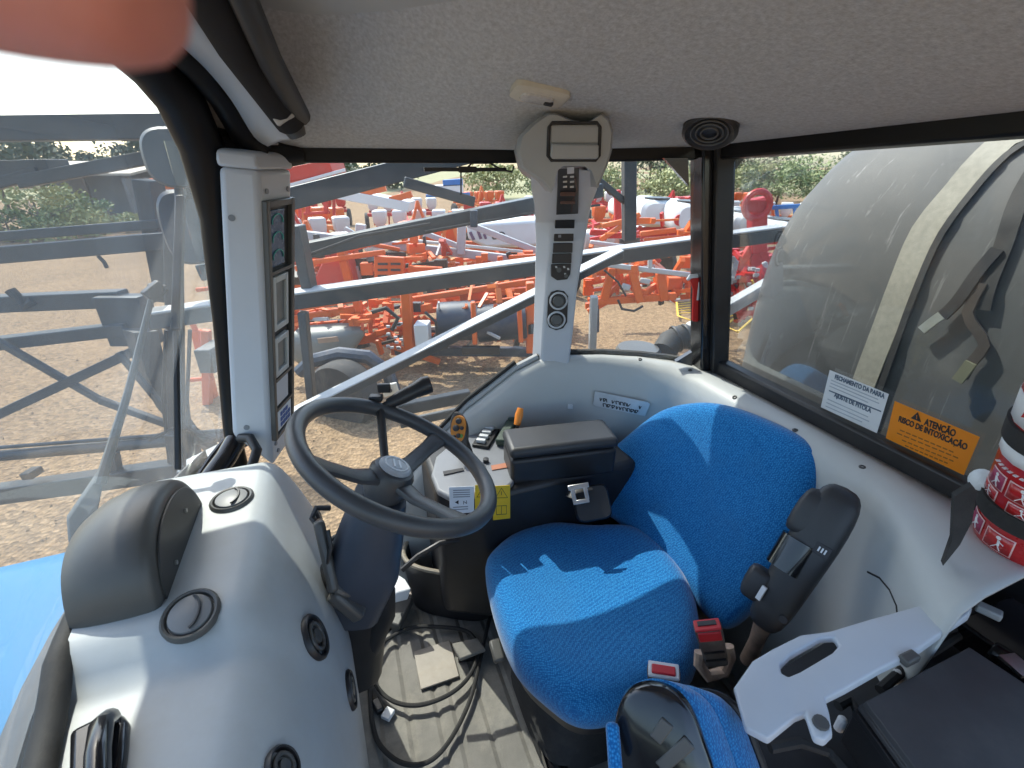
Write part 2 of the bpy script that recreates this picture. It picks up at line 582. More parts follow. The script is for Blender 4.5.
# ================================================================== the cab shell
def spl_(pts, n=20):
    out = []
    k = len(pts) - 1
    for i in range(n + 1):
        t = min(i * k / n, k - 1e-6); j = int(t); f = t - j
        P_ = [pts[min(max(j + o, 0), k)] for o in (-1, 0, 1, 2)]
        out.append(0.5 * ((2 * P_[1]) + (P_[2] - P_[0]) * f + (2 * P_[0] - 5 * P_[1] + 4 * P_[2] - P_[3]) * f * f + (3 * P_[1] - P_[0] - 3 * P_[2] + P_[3]) * f ** 3))
    return out
def S(x):
    x = max(0.0, min(1.0, x))
    return x * x * (3 - 2 * x)
def zr(r): return 0.004 + 0.040 * (1.40 - r)          # underside of the black roof rail
WALL_R, REAR_A = 1.40, 1.125
def aw(r, z=-0.66):                                    # inner face of the windscreen
    return -0.33 - 0.15 * (1 - ((r - 0.8) / 0.62) ** 2) + 0.12 * (z + 0.66) / 0.66
CABTH = thing('sprayer_cab', 'grey lined sprayer cab with black rails and big windows around the seat', 'vehicle cab', cab(0.4, 0.7, -1.45))

# floor: ribbed mat, ribs running across the cab
m = MB()
rows = []
nr = 150
for i in range(nr):
    a = -0.62 + 1.75 * i / (nr - 1)
    ph = (a / 0.042) % 1.0
    h = 0.0 if ph < 0.16 else 0.006
    rows.append([cab(a, r, -1.45 + h) for r in (-0.45, 0.0, 0.4, 0.8, 1.2, 1.42)])
m.grid(rows)
m.build('floor_mat', M['floor'], CABTH, angle=20)
MB().cbox(cab(0.28, 0.48, -1.49), (1.95, 1.95, 0.06)).build('floor_pan', M['black'], CABTH)
m = MB().cbox(PZ(436, 664, -1.437), (0.12, 0.13, 0.006))
m.build('floor_plate', mat('worn_steel_plate', (0.33, 0.30, 0.26), 0.6, metal=0.2, var=0.2, scale=12, dirt=0.5), CABTH, bevel=0.002)

# headlining: one domed skin
def zl(a, r):
    return zr(r) + 0.034 + 0.21 * S((1.385 - r) / (0.28 + 0.62 * S((a + 0.05) / 0.45))) * S((1.03 - a) / 0.95)
m = MB()
rows = []
for i in range(60):
    a = -0.27 + (1.02 + 0.27) * i / 59
    rows.append([cab(a, -0.42 + 1.81 * j / 59, zl(a, -0.42 + 1.81 * j / 59)) for j in range(60)])
LIN = MB().grid(rows)
LINB = LIN.bvh()
LIN.build('headlining', M['lining'], CABTH, angle=80)
# outer roof; its front overhang is added to shade the dash
m = MB()
prof = [(-0.60, 0.31), (-0.57, 0.36), (-0.2, 0.42), (0.95, 0.43), (1.10, 0.36), (1.15, 0.13)]
ring = lambda r, dz: [cab(a, r, z + dz) for a, z in prof]
m.loft([ring(-0.52, 0) + [cab(0, 0, 0), cab(0, 0, 0)][:0], ring(1.53, 0)], cap=True)
m.build('roof_shell', M['light'], CABTH)

# rails
def rail(name, p, q, w, hbelow, habove, mt=M['gloss']):
    mm = MB()
    mm.loft([[p[0] + o * p[1] + U3 * z for o, z in ((0, hb), (w, hb), (w, ha), (0, ha))] for p, hb, ha in
             ((p, hbelow[0], habove), (q, hbelow[1], habove))])
    return mm.build(name, mt, CABTH, bevel=0.006)
def railbox(name, pts, nrm, w, top):
    mm = MB()
    mm.loft([[cab(a, r, zr(r)), cab(a, r, zr(r)) + nrm * w, V((0, 0, 0)) + cab(a, r, top) + nrm * w, cab(a, r, top)] for a, r in pts])
    return mm.build(name, M['frame'], CABTH, bevel=0.006)
railbox('roof_rail', [(-0.30, 1.39), (0.62, 1.395), (1.015, 1.19)], R3, 0.09, 0.2)
railbox('roof_rail', [(1.005, 1.21), (1.01, 0.4), (1.01, -0.42)], A3, 0.09, 0.2)
railbox('roof_rail', [(-0.3, -0.42), (1.01, -0.42)], -R3, 0.09, 0.2)

# inner wall: sill line and the moulding that drops from it
path = [(-0.30, 1.40, -1.28), (0.02, 1.40, -1.14), (0.136, 1.40, -0.98), (0.20, 1.40, -0.897), (0.34, 1.40, -0.765), (0.52, 1.40, -0.648), (0.60, 1.397, -0.616),
        (0.70, 1.385, -0.607), (0.82, 1.345, -0.606), (0.94, 1.29, -0.61), (1.03, 1.235, -0.615), (1.085, 1.18, -0.62), (1.118, 1.10, -0.62),
        (1.122, 0.95, -0.62), (1.122, 0.75, -0.62)] + [(1.122, r_, -0.62) for r_ in (0.6, 0.52, 0.47, 0.42, 0.37, 0.33, 0.29, 0.26, 0.245)]
def path_n(i):
    p, q = path[max(0, i - 1)], path[min(len(path) - 1, i + 1)]
    d = (A3 * (q[0] - p[0]) + R3 * (q[1] - p[1])).normalized()
    return d.cross(U3).normalized()
m = MB()
rows = []
for i, (a, r, z) in enumerate(path):
    n = path_n(i)
    if n.dot(cab(0.5, 0.5, 0) - cab(a, r, 0)) < 0: n = -n
    k = S((a - 0.9) / 0.2) if r > 0.9 else 1.0
    led = 0.035 + 0.055 * k + 0.19 * S((0.56 - r) / 0.36)
    prof = [(0.0, 0.0), (led * 0.5, 0.003), (led * 0.85, -0.004), (led + 0.008, -0.022), (led + 0.018, -0.06), (led + 0.035, -0.16), (led + 0.05, -0.30), (led + 0.055, -0.50), (led + 0.06, -0.88)]
    if z < -0.7: prof = [(o, max(h, -1.45 - z + 0.02)) for o, h in prof]
    rows.append([cab(a, r, z + h) + n * o for o, h in prof])
WALLM = MB().grid(rows)
WALLB = WALLM.bvh()
WALLM.build('wall_moulding', M['light'], CABTH, angle=60, solid=0.006)
# moulded seam in the rear wall
sm = []
for x, y in ((868, 572), (880, 578), (890, 590), (897, 606), (899, 626)):
    h_ = WALLB.ray_cast(EYE, D(x, y).normalized())
    if h_[0] is not None: sm.append(h_[0] - D(x, y).normalized() * 0.004)
if len(sm) > 2: MB().tube(sm, 0.0025, n=6).build('wall_seam', M['rubber'], CABTH)
# screws and a small hook along the sill
for x, y in ((690, 371), (735, 398), (795, 431), (862, 468), (640, 360)):
    h_ = WALLB.ray_cast(EYE, D(x, y).normalized())
    if h_[0] is not None:
        n2 = h_[1] if h_[1].dot(D(x, y)) < 0 else -h_[1]
        MB().disc(h_[0] + n2 * 0.002, n2, [(0.007, 0), (0.007, 0.002), (0.004, 0.0035), (0.003, 0.001), (0, 0.001)], 12).build('screw', M['pod'], CABTH)
# bright glazing strip along the slanted sill and the black seal round the panes
m = MB()
m.tube([cab(a, r - 0.004, z + 0.016) for a, r, z in path[:7]], 0.011, n=8)
m.build('glazing_strip', M['galv'], CABTH)
m = MB()
m.tube([cab(a, r - 0.002, z + 0.036) for a, r, z in path[:6]], 0.008, n=8)
m.tube([cab(a + 0.004, r + 0.004, z + 0.010) for a, r, z in path[5:12]], 0.011, n=8)
m.build('window_seal', M['rubber'], CABTH)
MB().cbox(cab(1.128, 0.38, -0.600), (0.045, 1.66, 0.052)).build('window_bar', M['black'], CABTH, bevel=0.008)
m = MB()
m.cbox(cab(0.75, 1.46, -1.2), (0.8, 0.05, 0.55))
m.cbox(cab(0.1, 1.46, -1.40), (0.8, 0.05, 0.10))
m.cbox(cab(1.22, 0.4, -1.05), (0.05, 1.9, 0.80))
m.build('outer_panel', M['black'], CABTH)

# corner post with its gussets
pc = V((0.0, 0.0, 0.0)) + PT(706, 160, 1.60)
pb = PT(709, 372, 1.60)
post = MB()
xx = (V((1, 0.12, 0))).normalized(); yy = V((-0.12, 1, 0)).normalized()
top, bot = V((pb.x - 0.115, pb.y, Z0 + 0.07)), V((pb.x, pb.y, Z0 - 0.64))
def sq(c, w, d): return [c + xx * w * i + yy * d * j for i, j in ((-.5, -.5), (.5, -.5), (.5, .5), (-.5, .5))]
post.loft([sq(bot, 0.098, 0.08), sq(top, 0.098, 0.08)])
post.build('corner_post', M['gloss'], CABTH, bevel=0.006)
MB().loft([sq(bot - yy * 0.052 + xx * 0.006, 0.052, 0.022), sq(top - yy * 0.052 + xx * 0.006, 0.052, 0.022)]).build('post_channel', M['black'], CABTH, bevel=0.004)
fy = top.y - 0.03
for pl in ([(721, 352), (748, 386), (720, 386), (716, 352)], [(724, 158), (745, 158), (722, 186)], [(688, 158), (664, 158), (689, 186)], [(692, 352), (676, 362), (692, 366)]):
    MB().prism([PY(x, y, fy) for x, y in pl], V((0, 0.02, 0))).build('gusset', M['gloss'], CABTH)

# A-pillar: black frame outside the grey monitor housing and the curved corner of the roof frame
m = MB()
c = [PT(x, y, t) for x, y, t in ((120, 40, 0.80), (150, 66, 0.86), (180, 100, 0.92), (203, 150, 1.0), (214, 220, 1.06), (222, 320, 1.14), (232, 432, 1.24), (240, 470, 1.28))]
m.tube(c, [0.040, 0.042, 0.045, 0.045, 0.028, 0.020, 0.020, 0.022], n=12)
m.build('pillar_frame', M['frame'], CABTH)
m = MB()
c2 = [PT(x, y, t) for x, y, t in ((164, 38, 0.80), (196, 68, 0.88), (222, 100, 0.95), (243, 135, 1.02), (262, 152, 1.06))]
m.tube(c2, [0.022, 0.024, 0.024, 0.026, 0.028], n=12)
m.tube([PT(212, 150, 1.04), PT(262, 154, 1.09), PT(300, 156, 1.16)], [0.05, 0.035, 0.02], n=10)
m.build('roof_frame_corner', M['frame'], CABTH)
m = MB()
oc = spl_([PT(x, y, t) for x, y, t in ((150, 12, 0.74), (176, 40, 0.80), (206, 68, 0.87), (232, 100, 0.94), (254, 136, 1.01), (268, 146, 1.03))])
ic = spl_([PT(x, y, t) for x, y, t in ((176, -20, 0.70), (204, 22, 0.76), (232, 60, 0.83), (258, 94, 0.91), (282, 124, 0.98), (296, 138, 1.01))])
m.grid([[o_, o_.lerp(i_, .5) + U3 * 0.004, i_] for o_, i_ in zip(oc, ic)])
m.build('front_trim', M['pale'], CABTH, solid=0.004, angle=80)
# front header above the windscreen
m = MB()
m.loft([[cab(aw(r, 0.2) - 0.03, r, z0), cab(aw(r, 0.2) + 0.02, r, z0), cab(aw(r, 0.2) + 0.02, r, 0.38), cab(aw(r, 0.2) - 0.03, r, 0.38)]
        for r, z0 in ((-0.45, 0.26), (0.2, 0.25), (0.7, 0.235), (1.0, 0.20), (1.2, 0.15), (1.42, 0.02))])
m.build('front_header', M['black'], CABTH, bevel=0.005)
m = MB().cbox(PT(266, 141, 1.06), (0.05, 0.012, 0.016))
m.build('vent_slot', M['grey_ink'], CABTH, bevel=0.003)

# glossy tubular fender at the foot of the pillar and the grab handle
m = MB()
m.tube([PT(x, y, t) for x, y, t in ((236, 440, 1.24), (226, 458, 1.21), (208, 482, 1.17), (190, 510, 1.12))], 0.026, n=14)
m.tube([PT(x, y, t) for x, y, t in ((226, 440, 1.27), (212, 458, 1.24), (196, 482, 1.20), (178, 510, 1.15))], 0.010, n=10)
m.build('pillar_foot', M['gloss'], CABTH)
m = MB()
m.tube([PT(x, y, t) for x, y, t in ((240, 438, 1.21), (250, 438, 1.20), (257, 450, 1.18), (252, 466, 1.16), (240, 480, 1.14), (224, 492, 1.12))], 0.012, n=12)
m.build('grab_handle', M['black'], CABTH)

# panes
def pane(name, pts, nrm, mt):
    mm = MB().prism(pts, nrm.normalized() * 0.005)
    return mm.build(name, mt, CABTH, angle=10)
m = MB()
rows = []
for i in range(25):
    r = -0.42 + 1.83 * i / 24
    rows.append([cab(aw(r, z) - 0.012, r, z) for z in (-0.80, -0.6, -0.4, -0.2, 0.0, 0.14, 0.26 if r < 0.8 else 0.2)])
m.grid(rows).build('windscreen', M['glass_front'], CABTH, angle=60, solid=0.005)
pane('side_window', [cab(-0.34, 1.43, 0.05), cab(-0.34, 1.43, -1.29), cab(0.02, 1.43, -1.14), cab(0.20, 1.43, -0.897), cab(0.34, 1.43, -0.766), cab(0.62, 1.43, -0.60), cab(0.62, 1.43, 0.05)], R3, M['glass_side'])
cn = (cab(0.63, 1.42, 0) - cab(1.08, 1.21, 0)).cross(U3)
pane('corner_window', [cab(0.63, 1.425, 0.05), cab(0.63, 1.425, -0.61), cab(1.13, 1.17, -0.62), cab(1.02, 1.18, 0.05)], -cn if cn.dot(R3) < 0 else cn, M['glass_side'])
pane('rear_window', [cab(1.03, 1.17, 0.06), cab(1.137, 1.15, -0.60), cab(1.137, -0.42, -0.60), cab(1.03, -0.42, 0.12)], A3, M['glass_rear'])

# ================================================================== dashboard
def ae(r): return -0.095 - 0.035 * S((r - 0.75) / 0.3) - 0.02 * S((0.45 - r) / 0.3)
def dash_pt(r, k):
    """k 0..1 from the windscreen to the edge, 1..2 down the curved face, 2..3 the vertical skirt"""
    a0, a1, a2 = aw(r) + 0.015, -0.235, ae(r)
    q = max(0.0, min(1.0, (r - 1.02) / 0.12))
    q2 = max(0.0, min(1.0, (0.30 - r) / 0.5))
    drop = 0.22 * (1 - math.sqrt(max(0, 1 - q * q))) + 0.12 * q2 * q2
    if k <= 1: a, z = a0 + (a1 - a0) * k, -0.662
    elif k <= 2:
        th = (k - 1) * math.pi / 2
        a, z = a1 + (a2 - a1) * math.sin(th), -0.662 - 0.34 * (1 - math.cos(th))
    else: a, z = a2 - 0.02 * (k - 2), -1.002 - 0.448 * (k - 2)
    if k <= 2:
        pl = S((r - 0.575) / 0.07) * S((-0.165 - a) / 0.05)
        z += 0.026 * pl + 0.020 * S((r - 0.585) / 0.028)
        z -= 0.016 * S((0.56 - r) / 0.4) * S((k - 0.2))
    return cab(a, r, max(-1.45, z - drop))
DASHTH = thing('dashboard', 'moulded light grey dashboard with round air vents under the windscreen', 'dashboard', cab(-0.25, 0.6, -1.45))
rows = []
ks = [0, .2, .4, .6, .8, .9, 1.0] + [1 + i / 14 for i in range(1, 15)] + [2.3, 2.7, 3.0]
for i in range(64):
    r = -0.28 + 1.421 * i / 63
    rows.append([dash_pt(r, k) for k in ks])
DM = MB().grid(rows)
DB = DM.bvh()
DM.build('dash_body', M['dash'], DASHTH, angle=70)
def on(bv, px, py, lift=0.0):
    h = bv.ray_cast(EYE, D(px, py).normalized())
    for k in range(40):
        if h[0] is not None: break
        h = bv.ray_cast(EYE, D(px - k, py).normalized())
    if h[0] is None: return PZ(px, py, -0.66) + U3 * lift, U3.copy()
    n = h[1]
    if n.dot(D(px, py)) > 0: n = -n
    return h[0] + n * lift, n
for px, py, R, kind in ((232, 500, 0.036, 0), (191, 615, 0.036, 0), (315, 637, 0.036, 1), (282, 768, 0.024, 1), (320, 518, 0.026, 1), (350, 690, 0.032, 1)):
    p, n = on(DB, px, py)
    v = MB().disc(p, n, [(R * 1.12, -0.004), (R * 1.12, 0.003), (R * 1.02, 0.007), (R * 0.93, 0.006), (R * 0.88, 0.0), (0.0, 0.0)]).build('air_vent', M['pod'] if kind == 0 else M['black'], DASHTH, angle=50)
    x, y, _ = frame_of(n, R3)
    if kind == 0:
        fl = MB()
        fl.disc(p + n * 0.001, n, [(R * 0.84, 0), (R * 0.80, 0.006), (R * 0.5, 0.009), (0, 0.010)])
        fl.build('vent_flap', mat('vent_grey', (0.20, 0.20, 0.20), 0.4, var=0.1), v)
        fl = MB()
        fl.tube([p + n * 0.011 + x * R * (0.55 * math.cos(t) - 0.15) + y * R * 0.8 * math.sin(t) for t in [i * 0.22 - 1.1 for i in range(11)]], 0.0022, n=6)
        fl.build('vent_rib', M['black'], v)
    else:
        MB().torus(p + n * 0.004, n, R * 0.62, 0.0035, 32, 8).disc(p, n, [(R * 0.4, 0), (R * 0.35, 0.007), (0, 0.008)]).build('vent_ring', M['pod'], v)
# black rubber seal along the windscreen foot and the black grab recess at the near end
m = MB()
m.tube([cab(aw(r) + 0.020, r, -0.652 + 0.022 * S((r - 0.56) / 0.05) - 0.02 * S((0.3 - r) / 0.4)) for r in [-0.3 + 0.04 * i for i in range(34)]], 0.017, n=14)
m.build('dash_seal', M['rubber'], DASHTH)
hp = [on(DB, x, y)[0] for x, y in ((72, 735), (98, 722), (124, 716), (131, 726), (128, 760), (122, 800), (70, 800))]
nn = on(DB, 105, 750)[1]
m = MB().prism([p - nn * 0.01 for p in hp], nn * 0.022)
m.build('handle_recess', M['gloss'], DASHTH, bevel=0.008, seg=3)
c = [on(DB, x, y, l)[0] for x, y, l in ((112, 725, 0.012), (110, 740, 0.03), (108, 770, 0.034), (106, 810, 0.03))]
MB().tube(c, 0.013, n=12).build('dash_handle', M['gloss'], DASHTH)
# instrument pod: an arch drawn out towards the glass
PODTH = thing('instrument_pod', 'charcoal arched instrument hood standing on the dashboard by the windscreen', 'instrument pod', cab(-0.36, 0.8, -0.66))
rear = [(0.655, -0.66), (0.66, -0.60), (0.677, -0.555), (0.71, -0.52), (0.76, -0.503), (0.82, -0.503), (0.875, -0.52), (0.915, -0.555), (0.94, -0.60), (0.95, -0.66)]
_r = []
for i in range(40):
    t = i * (len(rear) - 1) / 39; j = min(int(t), len(rear) - 2); f = t - j
    P_ = [rear[min(max(j + o, 0), len(rear) - 1)] for o in (-1, 0, 1, 2)]
    _r.append(tuple(0.5 * (2 * P_[1][c] + (P_[2][c] - P_[0][c]) * f + (2 * P_[0][c] - 5 * P_[1][c] + 4 * P_[2][c] - P_[3][c]) * f * f + (3 * P_[1][c] - P_[0][c] - 3 * P_[2][c] + P_[3][c]) * f ** 3) for c in (0, 1)))
rear = _r
m = MB()
rings = []
for da, sc, dz in ((0.004, 0.90, -0.02), (0.002, 0.955, -0.007), (-0.004, 0.985, -0.001), (-0.012, 1.0, 0.0), (-0.035, 1.01, -0.001), (-0.06, 1.01, -0.007), (-0.085, 1.005, -0.018), (-0.105, 1.0, -0.035)):
    rings.append([cab(-0.335 + da - 0.02 * math.sin((r - 0.625) / 0.335 * math.pi) * (da / -0.10), 0.79 + (r - 0.79) * sc, -0.66 + (z + 0.66) * sc + dz * (1 if z > -0.65 else 0)) for r, z in rear])
m.loft(rings)
m.build('pod_shell', M['pod'], PODTH, angle=40)
fc = [cab(-0.3305, 0.80 + (r - 0.80) * 0.86, -0.655 + (z + 0.655) * 0.88) for r, z in rear]
MB().prism(fc, A3 * 0.003).build('pod_face', mat('pod_face_shade', (0.035, 0.034, 0.032), 0.5, var=0.15, scale=12, bump=0.1, bscale=900), PODTH)  # shade on the driver's side is put into this darker colour
for r, z in ((0.74, -0.60), (0.84, -0.57)): MB().disc(cab(-0.327, r, z), A3, [(0.004, 0), (0.004, 0.003), (0, 0.003)], 10).build('screw', M['steel'], PODTH)

# ================================================================== monitor pillar
MONTH = thing('monitor_pillar', 'pale grey pillar housing with a column of dark instrument windows', 'instrument column', PT(262, 468, 1.22))
L0, L1 = PT(219, 166, 0.98), PT(232, 434, 1.20)
C0, C1 = PT(258, 170, 1.005), PT(272, 467, 1.26)
E0, E1 = PT(292, 169, 1.14), PT(291, 440, 1.38)
Bk0, Bk1 = PT(228, 166, 1.14), PT(244, 436, 1.36)
m = MB()
def lerp(p, q, t): return p + (q - p) * t
m.loft([[lerp(a, b, t) for a, b in ((L0, L1), (C0, C1), (E0, E1), (Bk0, Bk1))] for t in (0, 0.33, 0.66, 1)])
m.build('pillar_housing', M['pale'], MONTH, bevel=0.012, seg=3)
m = MB()
up = U3 * 0.018
cc = (L0 + C0 + E0 + Bk0) / 4
m.loft([[cc + (p - cc) * s + U3 * h for p in (L0, C0, E0, Bk0)] for s, h in ((1.03, 0.0), (1.04, 0.012), (0.98, 0.03), (0.8, 0.036))])
m.build('pillar_cap', M['pale'], MONTH, bevel=0.006)
FN = (E0 - C0).cross(C1 - C0).normalized()
if FN.dot(EYE - C0) < 0: FN = -FN
def face(s, h, lift=0.0):   # s across the slotted face, h down it
    return lerp(lerp(C0, C1, h), lerp(E0, E1, h), s) + FN * lift
def facebox(name, s0, s1, h0, h1, mt, lift0, lift1, par=MONTH, bevel=0.002):
    q = [face(s0, h0, lift0), face(s1, h0, lift0), face(s1, h1, lift0), face(s0, h1, lift0)]
    return MB().prism(q, FN * (lift1 - lift0)).build(name, mt, par, bevel=bevel)
# raised surround made of four bars, so that the windows sit back inside it
sur = MB()
for s0, s1, h0, h1 in ((0.06, 0.16, 0.085, 0.90), (0.84, 0.95, 0.085, 0.90), (0.16, 0.84, 0.085, 0.105), (0.16, 0.84, 0.885, 0.90)):
    q = [face(s0, h0, -0.01), face(s1, h0, -0.01), face(s1, h1, -0.01), face(s0, h1, -0.01)]
    sur.prism(q, FN * 0.022)
sur.build('slot_frame', M['pod'], MONTH, bevel=0.002)
facebox('slot_back', 0.16, 0.84, 0.105, 0.885, M['black'], -0.004, 0.002)
g = facebox('gauge_cluster', 0.18, 0.66, 0.115, 0.29, M['lcd'], 0.002, 0.006)
gm = MB()
for h in (0.15, 0.205, 0.26):
    pts = [face(0.42 + 0.17 * math.cos(t), h + 0.022 * math.sin(t), 0.0075) for t in [math.pi * (0.9 + 1.2 * i / 9) for i in range(10)]]
    gm.tube(pts, 0.0015, n=5)
gm.build('gauge_dial', mat('dial_green', (0.08, 0.42, 0.38), 0.5, var=0.5, scale=60), g)
for h0, h1 in ((0.32, 0.50), (0.525, 0.665)):
    f = MB()
    for s0, s1, k0, k1 in ((0.17, 0.26, h0, h1), (0.62, 0.70, h0, h1), (0.26, 0.62, h0, h0 + 0.02), (0.26, 0.62, h1 - 0.02, h1)):
        f.prism([face(s0, k0, 0.0), face(s1, k0, 0.0), face(s1, k1, 0.0), face(s0, k1, 0.0)], FN * 0.012)
    w = f.build('display_bezel', M['light'], MONTH, bevel=0.002)
    facebox('display_screen', 0.26, 0.62, h0 + 0.02, h1 - 0.02, mat('grey_screen', (0.16, 0.17, 0.17), 0.3, var=0.15, scale=30), 0.001, 0.006, w)
facebox('blank_plate', 0.18, 0.70, 0.685, 0.775, M['pale'], 0.001, 0.009)
kb = facebox('button_display', 0.20, 0.82, 0.80, 0.875, M['white'], 0.001, 0.010)
bm_ = MB()
for i in range(3):
    for j in range(4):
        if (i * 4 + j) in (3,): continue
        s0, h0 = 0.30 + 0.12 * j, 0.808 + 0.021 * i
        bm_.prism([face(s0, h0, 0.010), face(s0 + 0.085, h0, 0.010), face(s0 + 0.085, h0 + 0.015, 0.010), face(s0, h0 + 0.015, 0.010)], FN * 0.0015)
bm_.build('button', mat('blue_print', (0.03, 0.10, 0.32), 0.5), kb)
sh = MB()
for h in (0.305, 0.675, 0.787): sh.prism([face(0.16, h - 0.005, 0.0), face(0.9, h - 0.005, 0.0), face(0.9, h + 0.006, 0.0), face(0.16, h + 0.006, 0.0)], FN * 0.012)
sh.build('shelf_bar', M['pod'], MONTH)
SGY = mat('screw_grey', (0.22, 0.24, 0.27), 0.4)
for s, h in ((0.2, 0.06), (0.85, 0.06), (0.2, 0.925), (0.9, 0.92), (0.3, 0.965)): MB().disc(face(s, h, 0.0), FN, [(0.006, 0), (0.006, 0.003), (0, 0.003)], 10).build('screw', SGY, MONTH)
LN = (C0 - L0).cross(L1 - L0).normalized()
if LN.dot(EYE - L0) < 0: LN = -LN
for s, h in ((0.26, 0.155), (0.38, 0.915)):
    MB().disc(lerp(lerp(L0, L1, h), lerp(C0, C1, h), s), LN, [(0.007, 0), (0.007, 0.002), (0, 0.002)], 12).build('screw', SGY, MONTH)

# ================================================================== console pillar
CY = 1.50
CONTH = thing('console_pillar', 'grey control pillar flaring into the roof lining, with radio slot and dials', 'control pillar', PY(550, 372, CY))
EX = V((-0.055, 0.10, 0))
body = [(541, 180), (603, 160), (598, 190), (590, 205), (584, 240), (577, 290), (569, 372), (540, 372), (545, 290), (549, 240), (551, 205)]
front = [(553, 196), (596, 190), (590, 205), (584, 240), (577, 290), (569, 372), (540, 372), (545, 290), (549, 240)]
HY = min(LINB.ray_cast(EYE, D(x_, y_).normalized())[0].y for x_, y_ in ((540, 120), (556, 114), (590, 121), (603, 114), (611, 122), (525, 132))) - 0.012
def CONY(y): return CY - (CY - HY) * S((235 - y) / 75.0)
m = MB()
secs = [(170, 553, 600), (190, 552, 597), (205, 552, 591), (222, 551, 588), (240, 550, 585), (290, 546, 577), (330, 543, 573), (372, 541, 568)]
def conring(y, x0, x1):
    yy_ = CONY(y)
    p0, p1 = PY(x0, y, yy_), PY(x1, y, yy_)
    return [p0, p1, p1 + V((0.01, 0.07, 0)), PY({170: 528, 190: 530, 205: 533, 222: 534, 240: 535, 290: 534, 330: 533, 372: 531}[y], y, yy_ + 0.06)]
m.loft([conring(*s) for s in secs])
m.build('pillar_body', M['pale'], CONTH, bevel=0.007, seg=3)
# foot where it meets the moulding
# flared head
head = [(516, 150), (519, 136), (531, 124), (546, 113), (556, 113), (572, 120), (588, 122), (602, 113), (609, 118), (613, 130), (612, 150), (608, 164), (602, 178), (598, 188), (592, 172), (586, 167), (562, 167), (556, 172), (551, 193), (541, 182), (520, 168)]
m = MB()
HY = min(LINB.ray_cast(EYE, D(x_, y_).normalized())[0].y for x_, y_ in ((540, 120), (556, 114), (590, 121), (603, 114), (611, 122), (525, 132))) - 0.012
hc = sum((PY(x, y, HY) for x, y in head), V()) / len(head)
fr = [PY(x, y, HY) for x, y in head]
m.loft([[hc + (p - hc) * 0.93 + V((0, -0.012, 0)) for p in fr], [hc + (p - hc) * 0.985 + V((0, -0.004, 0)) for p in fr], fr, [p + V((0, 0.05, 0.0)) for p in fr], [hc + (p - hc) * 1.03 + V((0, 0.12, 0.0)) for p in fr], [hc + (p - hc) * 0.9 + V((0, 0.30, -0.02)) for p in fr]])
m.build('pillar_head', M['console'], CONTH, angle=50)
fy = HY - 0.014
pocket = [(549, 127), (552, 123), (597, 123), (600, 127), (599, 156), (596, 160), (551, 160), (548, 156)]
m = MB()
pk = [PY(x, y, fy) for x, y in pocket]
m.tube(pk, 0.0035, n=6, loop=True)
m.build('pocket_seal', M['rubber'], CONTH)
m = MB().prism([PY(x, y, fy + 0.001) for x, y in ((551, 143), (598, 144), (598, 157), (595, 158.5), (552, 158.5), (550, 156))], V((0, -0.012, -0.002)))
m.build('pocket_lip', M['console'], CONTH, bevel=0.004)
m = MB().prism([PY(x, y, fy + 0.003) for x, y in ((551, 126), (598, 126), (598, 143), (551, 143))], V((0, -0.003, 0)))
m.build('pocket_back', M['console'], CONTH, bevel=0.001)
fy = CY - 0.003
def cbx(name, pts, th, mt, par=CONTH, lift=0.0, bevel=0.0015):
    return MB().prism([PY(x, y, CONY(y) - lift) for x, y in pts], V((0, -th, 0))).build(name, mt, par, bevel=bevel)
slot = cbx('radio_slot', [(558, 169), (579, 168), (578, 214), (556, 215)], 0.004, M['black'], lift=0.003)
m = MB()
for y in (176, 181, 186):
    for x in (563, 570): m.prism([PY(x, y, CONY(y) - 0.0085), PY(x + 4, y - 0.3, CONY(y) - 0.0085), PY(x + 4, y + 1.5, CONY(y) - 0.0085), PY(x, y + 1.8, CONY(y) - 0.0085)], V((0, -0.001, 0)))
m.build('slot_marks', M['silver'], slot)
m = MB()
for y0 in (192, 200): m.prism([PY(560, y0, CONY(y0) - 0.008), PY(575, y0, CONY(y0) - 0.008), PY(575, y0 + 4, CONY(y0) - 0.008), PY(560, y0 + 4, CONY(y0) - 0.008)], V((0, -0.003, 0)))
m.tube([PY(575, 178, CONY(178) - 0.01), PY(577, 190, CONY(190) - 0.025), PY(573, 200, CONY(200) - 0.02), PY(571, 212, CONY(212) - 0.012)], 0.0018, n=6)
m.build('slot_works', mat('brown_works', (0.10, 0.045, 0.035), 0.5), slot)
cbx('slot_tab', [(567, 167.5), (574, 167), (574, 173.5), (567, 174)], 0.006, M['white'], slot, lift=0.012)
for i, (y, mt) in enumerate(((220, 'black'), (231.5, 'black'), (243, 'black'), (253.5, 'black'))):
    x0, x1 = 555 - i * 0.9, 574.5 - i * 1.0
    sw = cbx('rocker_switch', [(x0, y), (x1, y - 0.3), (x1 - 0.4, y + 9.3), (x0 - 0.5, y + 9.5)], 0.008, M['black'], lift=0.001)
    if i == 0: cbx('switch_lamp', [(x0 + 2, y + 2), (x0 + 7, y + 2), (x0 + 7, y + 7), (x0 + 2, y + 7)], 0.002, mat('amber', (0.6, 0.22, 0.03), 0.4), sw, lift=0.009)
    if i == 1: cbx('switch_lamp', [(x0 + 4, y + 3), (x0 + 7, y + 3), (x0 + 7, y + 6), (x0 + 4, y + 6)], 0.002, M['grey_ink'], sw, lift=0.009)
kp = cbx('knob_panel', [(551, 264), (571, 263.5), (570, 274), (567, 279), (557, 280), (551, 276)], 0.007, M['black'], lift=0.001)
m = MB()
m.cyl(PY(559, 270, CY - 0.008), PY(559, 270, CY - 0.022), 0.008, 14).cyl(PY(566, 276, CY - 0.008), PY(566, 276, CY - 0.02), 0.006, 14)
